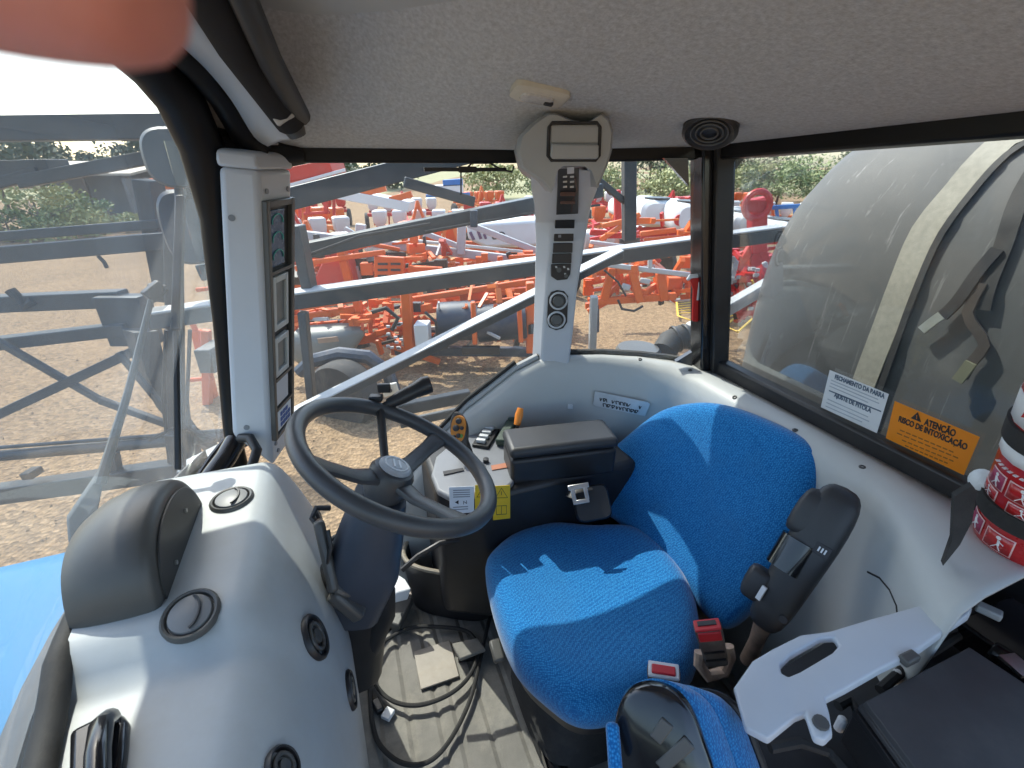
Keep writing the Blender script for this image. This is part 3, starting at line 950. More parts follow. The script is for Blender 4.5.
m.build('knob', M['pod'], kp)
m = MB()
for x, y in ((555, 266), (563, 266), (567, 268), (564, 273)): m.prism([PY(x, y, CY - 0.008), PY(x + 2, y, CY - 0.008), PY(x + 2.4, y + 2, CY - 0.008), PY(x + 0.4, y + 2, CY - 0.008)], V((0, -0.001, 0)))
m.build('panel_mark', M['silver'], kp)
dp = cbx('dial_panel', [(548, 297), (551, 292), (557, 290), (564, 291), (568, 296), (567, 322), (563, 328), (556, 330), (549, 327), (547, 322)], 0.005, M['black'], lift=0.001)
for y, x in ((301, 558.5), (320, 556.5)):
    k = MB().torus(PY(x, y, CY - 0.007), V((0, -1, 0)), 0.0265, 0.0035, 32, 8).build('dial_ring', M['silver'], dp)
    m = MB().cyl(PY(x, y, CY - 0.005), PY(x, y, CY - 0.026), 0.021, 20, 0.017)
    m.box(PY(x, y, CONY(y) - 0.0085), (0.006, 0.008, 0.034), (V((.8, 0, .6)), V((0, 1, 0)), V((-.6, 0, .8))))
    m.build('dial_knob', M['pod'], dp, bevel=0.002)

# ================================================================== things fixed inside the cab
# fabric sun blind rolled up across the front of the roof
BL = thing('sun_blind', 'black rolled sun blind hanging across the front of the headlining', 'sun blind', PT(280, 110, 0.95))
m = MB()
m.tube([PT(172, -90, 0.58), PT(206, -10, 0.68), PT(238, 48, 0.80), PT(290, 120, 0.97)], [0.036, 0.036, 0.034, 0.033], n=16)
m.build('blind_roll', mat('blind_cloth', (0.012, 0.010, 0.010), 0.85, var=0.2, scale=20, bump=0.3, bscale=500), BL)
m = MB()
m.tube([PT(210, -90, 0.56), PT(242, -5, 0.67), PT(270, 60, 0.80), PT(300, 116, 0.97)], [0.021, 0.021, 0.021, 0.021], n=12)
m.build('blind_cassette', M['black'], BL)
m = MB().bar(PT(274, 120, 0.93), PT(291, 110, 0.93), 0.020, 0.026)
m.build('blind_tag', mat('tag_grey', (0.45, 0.43, 0.40), 0.6, var=0.2, scale=60), BL, bevel=0.003)
m = MB().tube([PT(291, 122, 0.97), PT(298, 136, 0.99)], [0.026, 0.018], n=12)
m.build('blind_end', M['pod'], BL)

def on_lining(px, py, lift=0.0):
    return on(LINB, px, py, lift)
# roof lamp
p, n = on_lining(540, 92)
if n.z > 0: n = -n
LM = thing('roof_lamp', 'small cream interior lamp set in the headlining above the grey control pillar', 'lamp', p)
x, y, _ = frame_of(n, R3)
ax = (A3 - n * A3.dot(n)).normalized(); ay = n.cross(ax).normalized()
m = MB().loft([m_ for m_ in [MB().ring(p + n * h, ax, ay, w, w2, 20, 5) for h, w, w2 in ((-0.004, 0.056, 0.029), (0.008, 0.056, 0.029), (0.013, 0.049, 0.023))]])
m.build('lamp_base', M['cream'], LM)
m = MB().loft([MB().ring(p + n * h - ax * 0.006, ax, ay, w, w2, 20, 4) for h, w, w2 in ((0.010, 0.034, 0.017), (0.016, 0.032, 0.015), (0.018, 0.025, 0.011))])
m.build('lamp_lens', mat('lamp_lens', (0.55, 0.54, 0.52), 0.2, var=0.15, scale=150), LM)
m = MB().box(p + n * 0.017 + ax * 0.018, (0.018, 0.011, 0.008), (ax, ay, n))
m.build('lamp_switch', M['ink'], LM, bevel=0.002)
# loudspeaker
p, n = on_lining(711, 125)
if n.z > 0 and n.y > 0: n = -n
n = (n + (EYE - p).normalized() * 0.55).normalized()
p = p + n * 0.012
SP = thing('loudspeaker', 'round black loudspeaker grille in the headlining above the corner post', 'speaker', p)
m = MB().disc(p, n, [(0.056, -0.03), (0.056, 0.006), (0.049, 0.012), (0.044, 0.008), (0.02, 0.004), (0, 0.004)], 36)
m.build('speaker_grille', M['black'], SP)
m = MB()
for R in (0.017, 0.027, 0.037): m.torus(p + n * 0.008, n, R, 0.002, 32, 6)
m.build('grille_ring', M['pod'], SP)

# ------------------------------------------------------------------ steering
WC = V((-0.222, 0.777, Z0 - 0.525))
WN = (A3 * 0.487 - R3 * 0.023 + U3 * 0.873).normalized()
ST = thing('steering_wheel', 'charcoal three spoke steering wheel with a round badge on its hub', 'steering wheel', WC)
MB().torus(WC, WN, 0.1975, 0.0170, 72, 16).build('rim', M['wheel'], ST)
HB = WC - WN * 0.045
sx, sy, _ = frame_of(WN, R3)
m = MB()
m.disc(HB, WN, [(0.034, -0.05), (0.044, -0.03), (0.046, 0.012), (0.040, 0.022), (0.034, 0.024)], 28)
m.build('hub', M['wheel'], ST)
m = MB()
m.disc(HB + WN * 0.022, WN, [(0.033, 0), (0.033, 0.006), (0.029, 0.010), (0.0, 0.012)], 28)
hb = m.build('hub_cap', mat('badge_grey', (0.40, 0.42, 0.45), 0.35, var=0.1, scale=60), ST)
m = MB()
m.torus(HB + WN * 0.033, WN, 0.023, 0.0015, 28, 6)
for k in (-1, 1): m.box(HB + WN * 0.034 + sx * 0.006 * k, (0.004, 0.026, 0.002), (sx, sy, WN))
m.build('badge', M['silver'], hb)
def on_wheel(px, py): return PP(px, py, WC, WN)
for px, py in ((449, 432), (455, 512), (300, 462)):
    q = on_wheel(px, py)
    d = (q - WC); d -= WN * d.dot(WN); d.normalize()
    side = WN.cross(d)
    m = MB()
    rings = []
    for k, w, h, dz in ((0.03, 0.022, 0.010, -0.042), (0.08, 0.019, 0.008, -0.038), (0.14, 0.018, 0.008, -0.018), (0.19, 0.024, 0.010, -0.002)):
        rings.append(m.ring(WC + d * k + WN * dz, side, WN, w, h, 14, 3))
    m.loft(rings).build('spoke', M['wheel'], ST)
# steering column below it
SCOL = thing('steering_column', 'dark steering column with its moulded shroud between dashboard and floor', 'steering column', WC - WN * 0.3)
base = WC - WN * 0.09
low = PT(352, 610, 1.05)
m = MB()
m.loft([m.ring(base + (low - base) * t, R3, (A3 * .87 - U3 * .3).normalized(), w, d_, 20, 3) for t, w, d_ in ((0, 0.050, 0.050), (0.25, 0.060, 0.062), (0.6, 0.070, 0.075), (1.0, 0.055, 0.06))])
m.build('column_shroud', mat('column_blue_grey', (0.045, 0.055, 0.075), 0.42, var=0.15, scale=12, bump=0.1, bscale=800), SCOL)
m = MB()
m.bar(PT(318, 520, 0.96), PT(334, 590, 0.95), 0.022, 0.06)
m.bar(PT(334, 588, 0.95), PT(362, 612, 0.98), 0.05, 0.03)
m.build('column_bracket', M['pod'], SCOL, bevel=0.008)
m = MB()
m.torus(PT(348, 572, 0.97), (A3 * 0.6 - R3 * 0.5 + U3 * 0.62), 0.040, 0.010, 32, 10)
m.build('cup_ring', M['pod'], SCOL)
m = MB()
m.disc(PT(348, 572, 0.985), (A3 * 0.6 - R3 * 0.5 + U3 * 0.62), [(0.040, -0.06), (0.040, 0.0), (0.034, 0.0), (0.032, -0.05), (0.0, -0.05)], 24)
m.build('cup', M['black'], SCOL)
m = MB()
m.tube([PT(370, 575, 1.0), PT(386, 592, 1.03), PT(386, 615, 1.06), PT(372, 648, 1.12), PT(352, 690, 1.2)], 0.012, n=10, flat=1.8)
m.tube([PT(328, 530, 0.93), PT(331, 548, 0.925), PT(327, 565, 0.93), PT(336, 575, 0.94)], 0.004, n=8)
m.build('strap', M['black'], SCOL)
m = MB()
m.loft([m.ring(PT(360, 600, 1.10) + (PT(352, 668, 1.22) - PT(360, 600, 1.10)) * t, R3, A3, w, w, 16, 3) for t, w in ((0, 0.06), (0.5, 0.07), (1, 0.075))])
m.build('column_foot', M['black'], SCOL)
m = MB()
for a_, r_ in (((326, 512), (330, 526)), ((312, 512), (318, 524))):
    pass
m.tube([PT(330, 508, 1.0), PT(316, 508, 0.98), PT(312, 518, 0.97), PT(320, 528, 0.96)], 0.006, n=8)
m.build('lock_lever', M['black'], SCOL)
# indicator stalk sticking out behind the rim
STK = thing('indicator_stalk', 'black control stalk with a fat round end pointing away behind the steering wheel', 'control stalk', WC - WN * 0.06)
m = MB()
m.tube([base + WN * 0.03, PT(380, 408, 1.08), PT(398, 400, 1.10)], [0.008, 0.010, 0.012], n=12)
m.build('stem', M['black'], STK)
m = MB()
m.tube([PT(388, 404, 1.09), PT(402, 397, 1.10), PT(414, 391, 1.12), PT(424, 386, 1.135), PT(430, 384, 1.14)], [0.012, 0.017, 0.018, 0.023, 0.021], n=16)
m.build('knob', M['black'], STK)
m = MB().box(PT(384, 388, 1.10), (0.03, 0.012, 0.022)).box(PT(376, 398, 1.08), (0.03, 0.02, 0.014))
m.build('stalk_switch', M['black'], STK, bevel=0.003)

# ------------------------------------------------------------------ right-hand console
K = thing('side_console', 'black side console with a storage box and a light control panel against the wall', 'console', cab(0.42, 1.2, -1.2))
ct = -0.835
top_px = [(430, 470), (438, 450), (455, 438), (500, 430), (520, 470), (507, 497), (445, 499)]
# body
q = [PZ(x, y, ct - 0.02) for x, y in ((436, 478), (500, 474), (606, 455), (618, 430))]
m = MB()
b0 = [cab(0.165, 1.10, ct - 0.012), cab(0.30, 1.03, ct - 0.012), cab(0.80, 1.03, ct - 0.012), cab(0.80, 1.36, ct - 0.012), cab(0.165, 1.36, ct - 0.012)]
m.prism(b0, U3 * -0.50)
m.build('console_body', M['black'], K, bevel=0.02, seg=3)
tp = [PZ(x, y, ct) for x, y in ((431, 474), (436, 456), (450, 444), (478, 428), (520, 424), (526, 440), (513, 482), (505, 489), (450, 497), (437, 490))]
m = MB().prism([p - U3 * 0.022 for p in tp], U3 * 0.022)
m.build('console_top', mat('console_grey', (0.20, 0.21, 0.23), 0.38, var=0.08, scale=8, bump=0.06, bscale=900), K, bevel=0.008, seg=3)
# storage box with a lid
bx0, bx1 = [PZ(x, y, ct + 0.015) for x, y in ((511, 476), (616, 463))]
back = (PZ(600, 424, ct + 0.1) - PZ(613, 440, ct + 0.1))
def boxring(h, grow=0.0):
    d = (bx1 - bx0).normalized(); w = d.cross(U3).normalized()
    if w.dot(R3) < 0: w = -w
    return [bx0 - d * grow - w * grow + U3 * h, bx1 + d * grow - w * grow + U3 * h, bx1 + d * grow + w * (0.125 + grow) + U3 * h, bx0 - d * grow + w * (0.125 + grow) + U3 * h]
m = MB().loft([boxring(-0.04), boxring(0.052)])
m.build('storage_box', M['black'], K, bevel=0.012, seg=3)
m = MB().loft([boxring(0.055, 0.004), boxring(0.088, 0.002)])
m.build('box_lid', M['arm'], K, bevel=0.014, seg=3)
# joystick pod, switches, levers
jp = PZ(459, 452, ct)
jn = (PZ(459, 452, ct) - PZ(470, 440, ct)).normalized() * 0.6 + U3 * 0.5
jn = (EYE - jp).normalized() * 0.8 - R3 * 0.1 - A3 * 0.35
jn.normalize()
jx, jy, _ = frame_of(jn, R3)
jc = PT(459, 430, 1.44)
j = MB().loft([m_ for m_ in [MB().ring(jc + jn * h, jx.cross(jn), U3 - jn * U3.dot(jn), w, w2, 24, 2.4) for h, w, w2 in ((-0.035, 0.022, 0.040), (-0.01, 0.036, 0.055), (0.004, 0.034, 0.053), (0.008, 0.028, 0.046))]]).build('joystick_head', M['black'], K)
jup = (U3 - jn * U3.dot(jn)).normalized(); jr = jup.cross(jn).normalized()
m = MB().loft([MB().ring(jc + jn * h + jup * 0.004, jr, jup, w, w2, 24, 2.6) for h, w, w2 in ((0.006, 0.024, 0.041), (0.010, 0.023, 0.040))])
m.build('joystick_face', mat('joystick_amber', (0.62, 0.22, 0.02), 0.45, var=0.1, scale=30), j)
m = MB()
for i, (dx, dy, R) in enumerate(((0, 0.026, 0.009), (-0.006, 0.004, 0.010), (0.012, 0.006, 0.006), (0.004, -0.018, 0.007), (-0.010, -0.022, 0.005))):
    m.disc(jc + jn * 0.010 + jr * dx + jup * (dy + 0.002), jn, [(R, 0), (R, 0.005), (R * 0.7, 0.007), (0, 0.007)], 14)
m.build('joystick_button', M['ink'], j)
MB().disc(jc + jn * 0.010 + jr * 0.012 - jup * 0.016, jn, [(0.006, 0), (0.006, 0.004), (0, 0.004)], 12).build('green_button', mat('green', (0.10, 0.28, 0.05), 0.4), j)
MB().tube([jc - jn * 0.02 - jup * 0.02, PZ(466, 456, ct)], [0.02, 0.025], n=12).build('joystick_stem', M['black'], K)
sw_o, sw_x, sw_y = PZ(474, 446, ct), PZ(486, 448, ct) - PZ(474, 446, ct), PZ(489, 424, ct) - PZ(474, 446, ct)
q = [sw_o - sw_x * .1 - sw_y * .05, sw_o + sw_x * 1.25 - sw_y * .05, sw_o + sw_x * 1.25 + sw_y * 1.0, sw_o - sw_x * .1 + sw_y * 1.0]
swp = MB().prism([p - U3 * 0.003 for p in q], U3 * 0.014).build('switch_panel', M['black'], K, bevel=0.002)
for i in range(5):
    o = sw_o + sw_y * (0.03 + 0.185 * i) + sw_x * 0.12 + U3 * 0.011
    m = MB().prism([o, o + sw_x * 0.75, o + sw_x * 0.75 + sw_y * 0.10, o + sw_y * 0.10], U3 * 0.012)
    m.build('toggle_switch', M['silver'] if i < 4 else M['pod'], swp, bevel=0.002)
m = MB()
a_, b_ = PZ(500, 447, ct), PZ(512, 430, ct)
m.bar(a_ + U3 * 0.014, b_ + U3 * 0.03, 0.034, 0.026)
m.bar(b_ + U3 * 0.02, b_ - sw_y * 0.0 + U3 * 0.05, 0.03, 0.012)
m.build('hand_throttle', mat('dark_green_grip', (0.035, 0.06, 0.045), 0.5, var=0.15, scale=30), K, bevel=0.006)
lv = PT(519, 414, 1.50)
m = MB().tube([PZ(517, 432, ct), PT(518, 424, 1.5)], 0.005, n=8)
m.build('lever_stem', M['black'], K)
m = MB().tube([PT(517, 425, 1.50), PT(519, 415, 1.50), PT(520.5, 408, 1.50)], [0.011, 0.014, 0.010], n=12, flat=0.6)
m.build('lever_knob', mat('orange_knob', (0.80, 0.24, 0.015), 0.4, var=0.05), K)
m = MB().prism([PZ(x, y, ct + 0.001) for x, y in ((443, 472), (463, 468.5), (464, 471), (444, 475.5))], U3 * 0.003)
m.build('panel_slot', M['ink'], K)
m = MB().disc(PZ(486, 462, ct), U3, [(0.009, 0), (0.009, 0.012), (0, 0.013)], 14)
m.build('panel_knob', M['black'], K)
m = MB().prism([PZ(x, y, ct + 0.001) for x, y in ((491, 466), (507, 463), (509, 467.5), (492, 470.5))], U3 * 0.002)
m.build('orange_strip', mat('dull_orange', (0.45, 0.17, 0.09), 0.5), K)
# front face labels
fr_n = -(R3 * 0.96 + A3 * 0.25).normalized()
FO = cab(0.30, 1.027, ct - 0.03)
def fplane(px, py, lift=0.003): return PP(px, py, cab(0.4, 1.03 - lift, 0), R3)
lw = MB().prism([fplane(x, y) for x, y in ((449, 487), (474, 486), (474, 512), (450, 514))], -R3 * 0.0012).build('white_label', M['white'], K, label='white printed label on the console front')
m = MB()
for k in range(4): m.prism([fplane(453 + k * .1, 490 + k * 2.2, 0.0045), fplane(470, 489.5 + k * 2.2, 0.0045), fplane(470, 490.3 + k * 2.2, 0.0045), fplane(453, 490.9 + k * 2.2, 0.0045)], -R3 * 0.0004)
for k in range(2): m.prism([fplane(453, 507 + k * 2.4, 0.0045), fplane(468, 506 + k * 2.4, 0.0045), fplane(468, 506.8 + k * 2.4, 0.0045), fplane(453, 507.8 + k * 2.4, 0.0045)], -R3 * 0.0004)
m.build('print_line', M['grey_ink'], lw)
m = MB()
m.prism([fplane(455, 502.4, 0.0045), fplane(458.5, 500.2, 0.0045), fplane(458.5, 504.2, 0.0045)], -R3 * 0.0006)
m.build('arrow_print', M['ink'], lw)
text('letter_print', 'N', fplane(463, 504.5, 0.0045), A3, U3, 0.016, M['ink'], lw)
for x0, x1, y0, y1 in ((475, 491, 484, 518), (493, 510, 485, 518)):
    yl = MB().prism([fplane(x, y) for x, y in ((x0, y0 + 1), (x1, y0), (x1, y1), (x0, y1 + 2))], -R3 * 0.0012).build('yellow_label', M['yellow'], K, label='yellow warning label on the console front')
    m = MB()
    cx = (x0 + x1) / 2
    tri = [fplane(cx - 6, y0 + 13, 0.0045), fplane(cx, y0 + 3, 0.0045), fplane(cx + 6, y0 + 12.6, 0.0045)]
    m.tube(tri, 0.0012, n=5, loop=True)
    m.bar(fplane(cx, y0 + 6.5, 0.0045), fplane(cx, y0 + 10, 0.0045), 0.0018, 0.0008)
    m.build('warning_print', M['ink'], yl)
    m = MB()
    bk = [fplane(cx - 5, y1 - 12, 0.0045), fplane(cx + 5, y1 - 12.4, 0.0045), fplane(cx + 5, y1 - 4, 0.0045), fplane(cx - 5, y1 - 3.4, 0.0045)]
    m.tube(bk, 0.0010, n=5, loop=True)
    m.bar(fplane(cx, y1 - 12, 0.0045), fplane(cx, y1 - 4, 0.0045), 0.0014, 0.0008)
    m.build('manual_print', M['ink'], yl)
MB().disc(cab(0.80, 1.02, -1.16), -R3, [(0.01, 0), (0.01, 0.006), (0, 0.007)], 10).build('bolt', M['steel'], K)

# open black bin standing on the floor under the console
BN = thing('floor_bin', 'open black bin with a worn pale rim on the floor beside the blue seat', 'bin', PZ(445, 590, -1.45))
zc = -1.22
cx_, cy_ = PZ(450, 553, zc), None
e1 = (PZ(492, 562, zc) - PZ(402, 548, zc)) / 2
c0 = (PZ(492, 562, zc) + PZ(402, 548, zc)) / 2
e1n = e1.normalized(); e2n = U3.cross(e1n)
L1_ = e1.length * 1.12
c0 = c0 + e2n * 0.05 + e1n * 0.02
rg = lambda h, s, e=3.2: MB().ring(c0 + U3 * h, e1n, e2n, L1_ * s, 0.135 * s, 40, e)
m = MB().loft([rg(-0.23, 0.84), rg(-0.22, 0.90), rg(-0.02, 1.0), rg(0.0, 1.0), rg(0.0, 0.93), rg(-0.02, 0.92), rg(-0.20, 0.80)])
m.build('bin_body', M['black'], BN)
m = MB().tube(rg(0.003, 0.965), 0.008, n=8, loop=True)
m.build('bin_rim', mat('worn_rim', (0.30, 0.26, 0.20), 0.5, var=0.3, scale=30), BN)
m = MB().tube([PT(402, 570, 1.36), PT(418, 556, 1.37), PT(440, 543, 1.39), PT(478, 536, 1.45)], 0.008, n=10)
m.build('bin_handle', M['black'], BN)

# things on the wall
wp, wn_ = on(WALLB, 620, 403)
def onw(x, y, l=0.003):
    p_, n_ = on(WALLB, x, y)
    return p_ + wn_ * (l + 0.007)
plc, plr = onw(594, 398, 0.004), onw(648, 409, 0.004)
pln = ((plr - plc).cross(U3)).normalized()
if pln.dot(EYE - plc) < 0: pln = -pln
def onpl(x, y, l=0.0024): return PP(x, y, plc + pln * l, pln)
wn_ = pln
pl = MB().prism([onpl(x, y, 0.0) for x, y in ((595, 391), (648, 402), (650, 404), (645, 416), (596, 406), (593, 404))], wn_ * 0.002)
p0 = wp
PL = pl.build('wall_plate', M['silver'], None, 'narrow silver plate with two rows of dark lettering on the wall above the seat', 'plate')
m = MB()
random.seed(3)
for row, (xs, xe, y0) in enumerate(((600, 645, 397.2), (603, 640, 402.2))):
    x = xs
    while x < xe - 3:
        w = random.choice((2.0, 2.6, 3.2))
        y = y0 + (x - 597) * 0.205
        if random.random() > 0.18:
            p1, p2 = onpl(x, y), onpl(x + w, y + w * 0.2)
            q1 = onpl(x + 0.5, y + 3.2)
            k = random.random()
            m.bar(p1, q1, 0.0035, 0.0006, wn_)
            if k > 0.3: m.bar(p1, p2, 0.003, 0.0006, wn_)
            if k > 0.5: m.bar(p2, p2 + (q1 - p1), 0.003, 0.0006, wn_)
            if k < 0.6: m.bar(q1, p2, 0.003, 0.0006, wn_)
        x += w + 1.2
m.build('plate_lettering', M['ink'], PL)
m = MB().box(on(WALLB, 570, 406, 0.006)[0], (0.018, 0.006, 0.018))
m.build('wall_clip', M['white'], None, 'tiny square white clip on the grey wall left of the silver plate', 'clip', bevel=0.002)

# ------------------------------------------------------------------ driver's seat
def pillow(outline, nrm, prof, sub_c=None):
    """prof: list of (offset along nrm, scale of the outline); the last ring is closed"""
    c = sum(outline, V()) / len(outline)
    if sub_c is not None: c = sub_c
    return MB().loft([[c + (p - c) * s + nrm * o for p in outline] for o, s in prof])
def smooth(pts, n=40):
    """closed Catmull-Rom through the points"""
    out = []
    k = len(pts)
    for i in range(n):
        t = i * k / n
        j = int(t); f = t - j
        p0, p1, p2, p3 = (pts[(j + o) % k] for o in (-1, 0, 1, 2))
        out.append(0.5 * ((2 * p1) + (p2 - p0) * f + (2 * p0 - 5 * p1 + 4 * p2 - p3) * f * f + (3 * p1 - p0 - 3 * p2 + p3) * f ** 3))
    return out
SEAT = thing('driver_seat', 'blue cloth driver seat with folded up black armrest in the middle of the cab', 'seat', cab(0.60, 0.78, -1.45))
zs = -1.02
ol = [PZ(x, y, zs) for x, y in ((484, 562), (492, 545), (518, 526), (552, 519), (590, 522), (640, 524), (680, 560), (700, 600), (702, 648), (690, 676), (660, 692), (612, 709), (578, 709), (548, 690), (514, 657), (494, 610))]
ol = smooth(ol, 64)
cm = sum(ol, V()) / len(ol)
m = pillow(ol, U3, [(-0.115, 0.80), (-0.112, 0.90), (-0.075, 0.985), (-0.035, 1.0), (-0.005, 0.965), (0.016, 0.90), (0.022, 0.80), (0.016, 0.62), (0.006, 0.42), (0.002, 0.2), (0.002, 0.02)])
m.build('seat_cushion', M['blue'], SEAT, sub=1, angle=180)
bb = cab(0.78, 0.80, -1.02)
bn = (-A3 * 0.84 - R3 * 0.20 + U3 * 0.46).normalized()
ob = [PP(x, y, bb, bn) for x, y in ((594, 482), (602, 456), (632, 428), (662, 407), (700, 400), (735, 406), (775, 422), (805, 438), (820, 458), (817, 490), (800, 530), (775, 575), (750, 610), (722, 632), (697, 610), (664, 570), (626, 532), (598, 508))]
ob = smooth(ob, 64)
m = pillow(ob, bn, [(-0.12, 0.80), (-0.115, 0.90), (-0.07, 0.99), (-0.03, 1.0), (-0.002, 0.975), (0.012, 0.92), (0.016, 0.82), (0.012, 0.62), (0.004, 0.40), (0.0, 0.2), (0.0, 0.02)])
m.build('seat_backrest', M['blue'], SEAT, sub=1, angle=180)
m = pillow(ob, bn, [(-0.150, 0.70), (-0.145, 0.88), (-0.115, 0.93), (-0.08, 0.93)])
m.build('back_shell', M['black'], SEAT)
m = pillow(ol, U3, [(-0.16, 0.80), (-0.155, 0.86), (-0.10, 0.90)])
m.build('seat_pan', M['black'], SEAT)
m = MB()
cb_ = cab(0.62, 0.80, 0)
for k, w in enumerate((0.19, 0.20, 0.185, 0.20, 0.185, 0.20, 0.19)):
    pass
rr = []
for k in range(13):
    w = 0.175 if k % 2 else 0.155
    rr.append(m.ring(cm + U3 * (-0.16 - 0.27 * k / 12.0), A3, R3, w, w, 28, 5))
m.loft(rr).build('suspension_bellows', M['rubber'], SEAT, angle=80)
# lever under the left front corner of the cushion
m = MB().bar(PZ(494, 640, -1.16), PZ(500, 662, -1.17), 0.03, 0.018)
m.build('adjuster_grip', M['pod'], SEAT, bevel=0.006)
m = MB()
for d in (0.0, 0.035): m.bar(PZ(528, 700, -1.40) + A3 * d, PZ(556, 790, -1.40) + A3 * d, 0.016, 0.03)
m.build('seat_rail', M['gloss'], SEAT)
# folded-up armrest: a long tilted capsule
t0, t1 = PT(770, 612, 1.02), PT(836, 505, 0.98)
axd = (t1 - t0).normalized()
vw = (EYE - (t0 + t1) / 2).normalized()
sd = axd.cross(vw).normalized()
if sd.dot(V((1, 0, 0))) < 0: sd = -sd
vw = sd.cross(axd).normalized()
if vw.dot(EYE - t0) < 0: vw = -vw
m = MB()
Ln = (t1 - t0).length
prof = [(-0.040, 0.014, 0.010), (-0.034, 0.028, 0.020), (-0.005, 0.040, 0.030), (Ln * .35, 0.043, 0.034), (Ln * .7, 0.048, 0.036), (Ln * .95, 0.046, 0.036), (Ln + .026, 0.038, 0.030), (Ln + .042, 0.020, 0.014)]
m.loft([m.ring(t0 + axd * k, sd, vw, w, h, 28, 3.0) for k, w, h in prof])
AR = m.build('armrest', M['arm'], SEAT, angle=180, sub=1)
pp_ = [(0.02, 0.016, 0.016), (0.035, 0.026, 0.024), (Ln * .33, 0.028, 0.026), (Ln * .36, 0.020, 0.018)]
m = MB()
m.loft([m.ring(t0 + axd * (k - 0.02) - sd * 0.048 + vw * 0.008, sd, vw, w, h, 20, 3.0) for k, w, h in pp_])
m.build('armrest_pad', M['arm'], AR, angle=180, sub=1)
m = MB()
m.loft([m.ring(t0 + axd * k - sd * 0.036 + vw * 0.010, sd, vw, w, h, 20, 3.0) for k, w, h in ((Ln * .66, 0.018, 0.018), (Ln * .69, 0.026, 0.026), (Ln * .94, 0.026, 0.026), (Ln + .016, 0.016, 0.018))])
m.build('armrest_pad', M['arm'], AR, angle=180, sub=1)
m = MB().loft([m.ring(t0 + axd * k - sd * 0.020 + vw * 0.016, sd, vw, 0.036, 0.026, 24, 2.4) for k in (Ln * .37, Ln * .375, Ln * .63, Ln * .635)])
m.build('armrest_joint', M['gloss'], AR)
m = MB().bar(t0 + axd * 0.018 - sd * 0.030 + vw * 0.036, t0 + axd * 0.05 - sd * 0.030 + vw * 0.036, 0.010, 0.006)
m.build('height_wheel', M['silver'], AR)
m = MB().box(t0 + axd * (Ln * .66) + sd * 0.020 + vw * 0.034, (0.030, 0.024, 0.004), (sd, axd, vw))
tg = m.build('armrest_label', M['ink'], AR, bevel=0.001)
m = MB()
for k in (-1, 0, 1): m.box(t0 + axd * (Ln * .66) + sd * (0.020 + 0.006 * k) + vw * 0.0365, (0.003, 0.010, 0.001), (sd, axd, vw))
m.build('label_mark', M['white'], tg)
m = MB()
m.disc(t0 + axd * (Ln * .97) + sd * 0.004 + vw * 0.031, vw, [(0.008, 0), (0.008, 0.004), (0, 0.004)], 12)
m.build('armrest_screw', M['ink'], AR)
m = MB().disc(t0 + axd * 0.012 + sd * 0.026 + vw * 0.028, vw, [(0.008, 0), (0.008, 0.004), (0, 0.004)], 12)
m.build('armrest_screw', M['ink'], AR)
m = MB().tube([t0 - axd * 0.02, PT(757, 640, 1.06), PT(748, 660, 1.10)], [0.02, 0.016, 0.018], n=12)
m.build('armrest_hinge', mat('rusty_steel', (0.22, 0.15, 0.11), 0.6, var=0.3, scale=40), SEAT)

# seat belt buckles
def buckle(name_label, c, up_, w, ln, red_top=True, dirty=True):
    up_ = up_.normalized()
    vw_ = (EYE - c).normalized()
    sd_ = up_.cross(vw_).normalized()
    vw_ = sd_.cross(up_)
    b = thing('belt_buckle', name_label, 'seat belt buckle', c - up_ * ln / 2)
    mm = MB().loft([mm_ for mm_ in [MB().ring(c + up_ * k, sd_, vw_, w_ , w_ * 0.55, 20, 5) for k, w_ in ((-ln / 2, w * 0.42), (-ln * 0.3, w * 0.46), (ln * 0.25, w * 0.5), (ln / 2, w * 0.52))]])
    mm.build('buckle_body', mat('dusty_black', (0.10, 0.085, 0.075), 0.6, var=0.3, scale=40) if dirty else M['black'], b, bevel=0.002)
    return b, sd_, vw_, up_
b, sd_, vw_, u_ = buckle('dusty seat belt buckle with red button on a wide boot behind the cushion', PT(712, 644, 0.96), PT(703, 618, 0.93) - PT(716, 668, 0.98), 0.052, 0.105)
c = PT(712, 644, 0.96)
MB().box(c + u_ * 0.054, (0.050, 0.026, 0.006), (sd_, vw_, u_)).build('buckle_top', M['redbtn'], b, bevel=0.002)
MB().box(c + u_ * 0.040 + vw_ * 0.014, (0.044, 0.006, 0.024), (sd_, vw_, u_)).build('red_button', M['redbtn'], b, bevel=0.002)
MB().box(c + u_ * 0.0575 - vw_ * 0.002, (0.036, 0.010, 0.003), (sd_, vw_, u_)).build('buckle_slot', M['ink'], b)
m = MB()
for k in (-0.005, -0.028): m.box(c + u_ * k + vw_ * 0.0155, (0.040, 0.003, 0.003), (sd_, vw_, u_))
m.build('boot_rib', M['black'], b)
m = MB().tube([PT(700, 652, 1.0), PT(699, 664, 1.0), PT(708, 676, 1.0), PT(724, 672, 1.0), PT(730, 656, 1.0), PT(728, 646, 1.0)], 0.012, n=10)
m.build('boot_collar', mat('tan_collar', (0.42, 0.30, 0.22), 0.6, var=0.3, scale=30), b)
b, sd_, vw_, u_ = buckle('red topped seat belt buckle peeping over the black seat back near the front', PT(664, 690, 0.84), PT(664, 660, 0.82) - PT(665, 710, 0.86), 0.054, 0.09)
c = PT(664, 690, 0.84)
MB().box(c + u_ * 0.047, (0.052, 0.030, 0.006), (sd_, vw_, u_)).build('buckle_top', M['silver'], b, bevel=0.002)
MB().box(c + u_ * 0.050 + vw_ * 0.002, (0.040, 0.018, 0.006), (sd_, vw_, u_)).build('red_button', M['redbtn'], b, bevel=0.002)
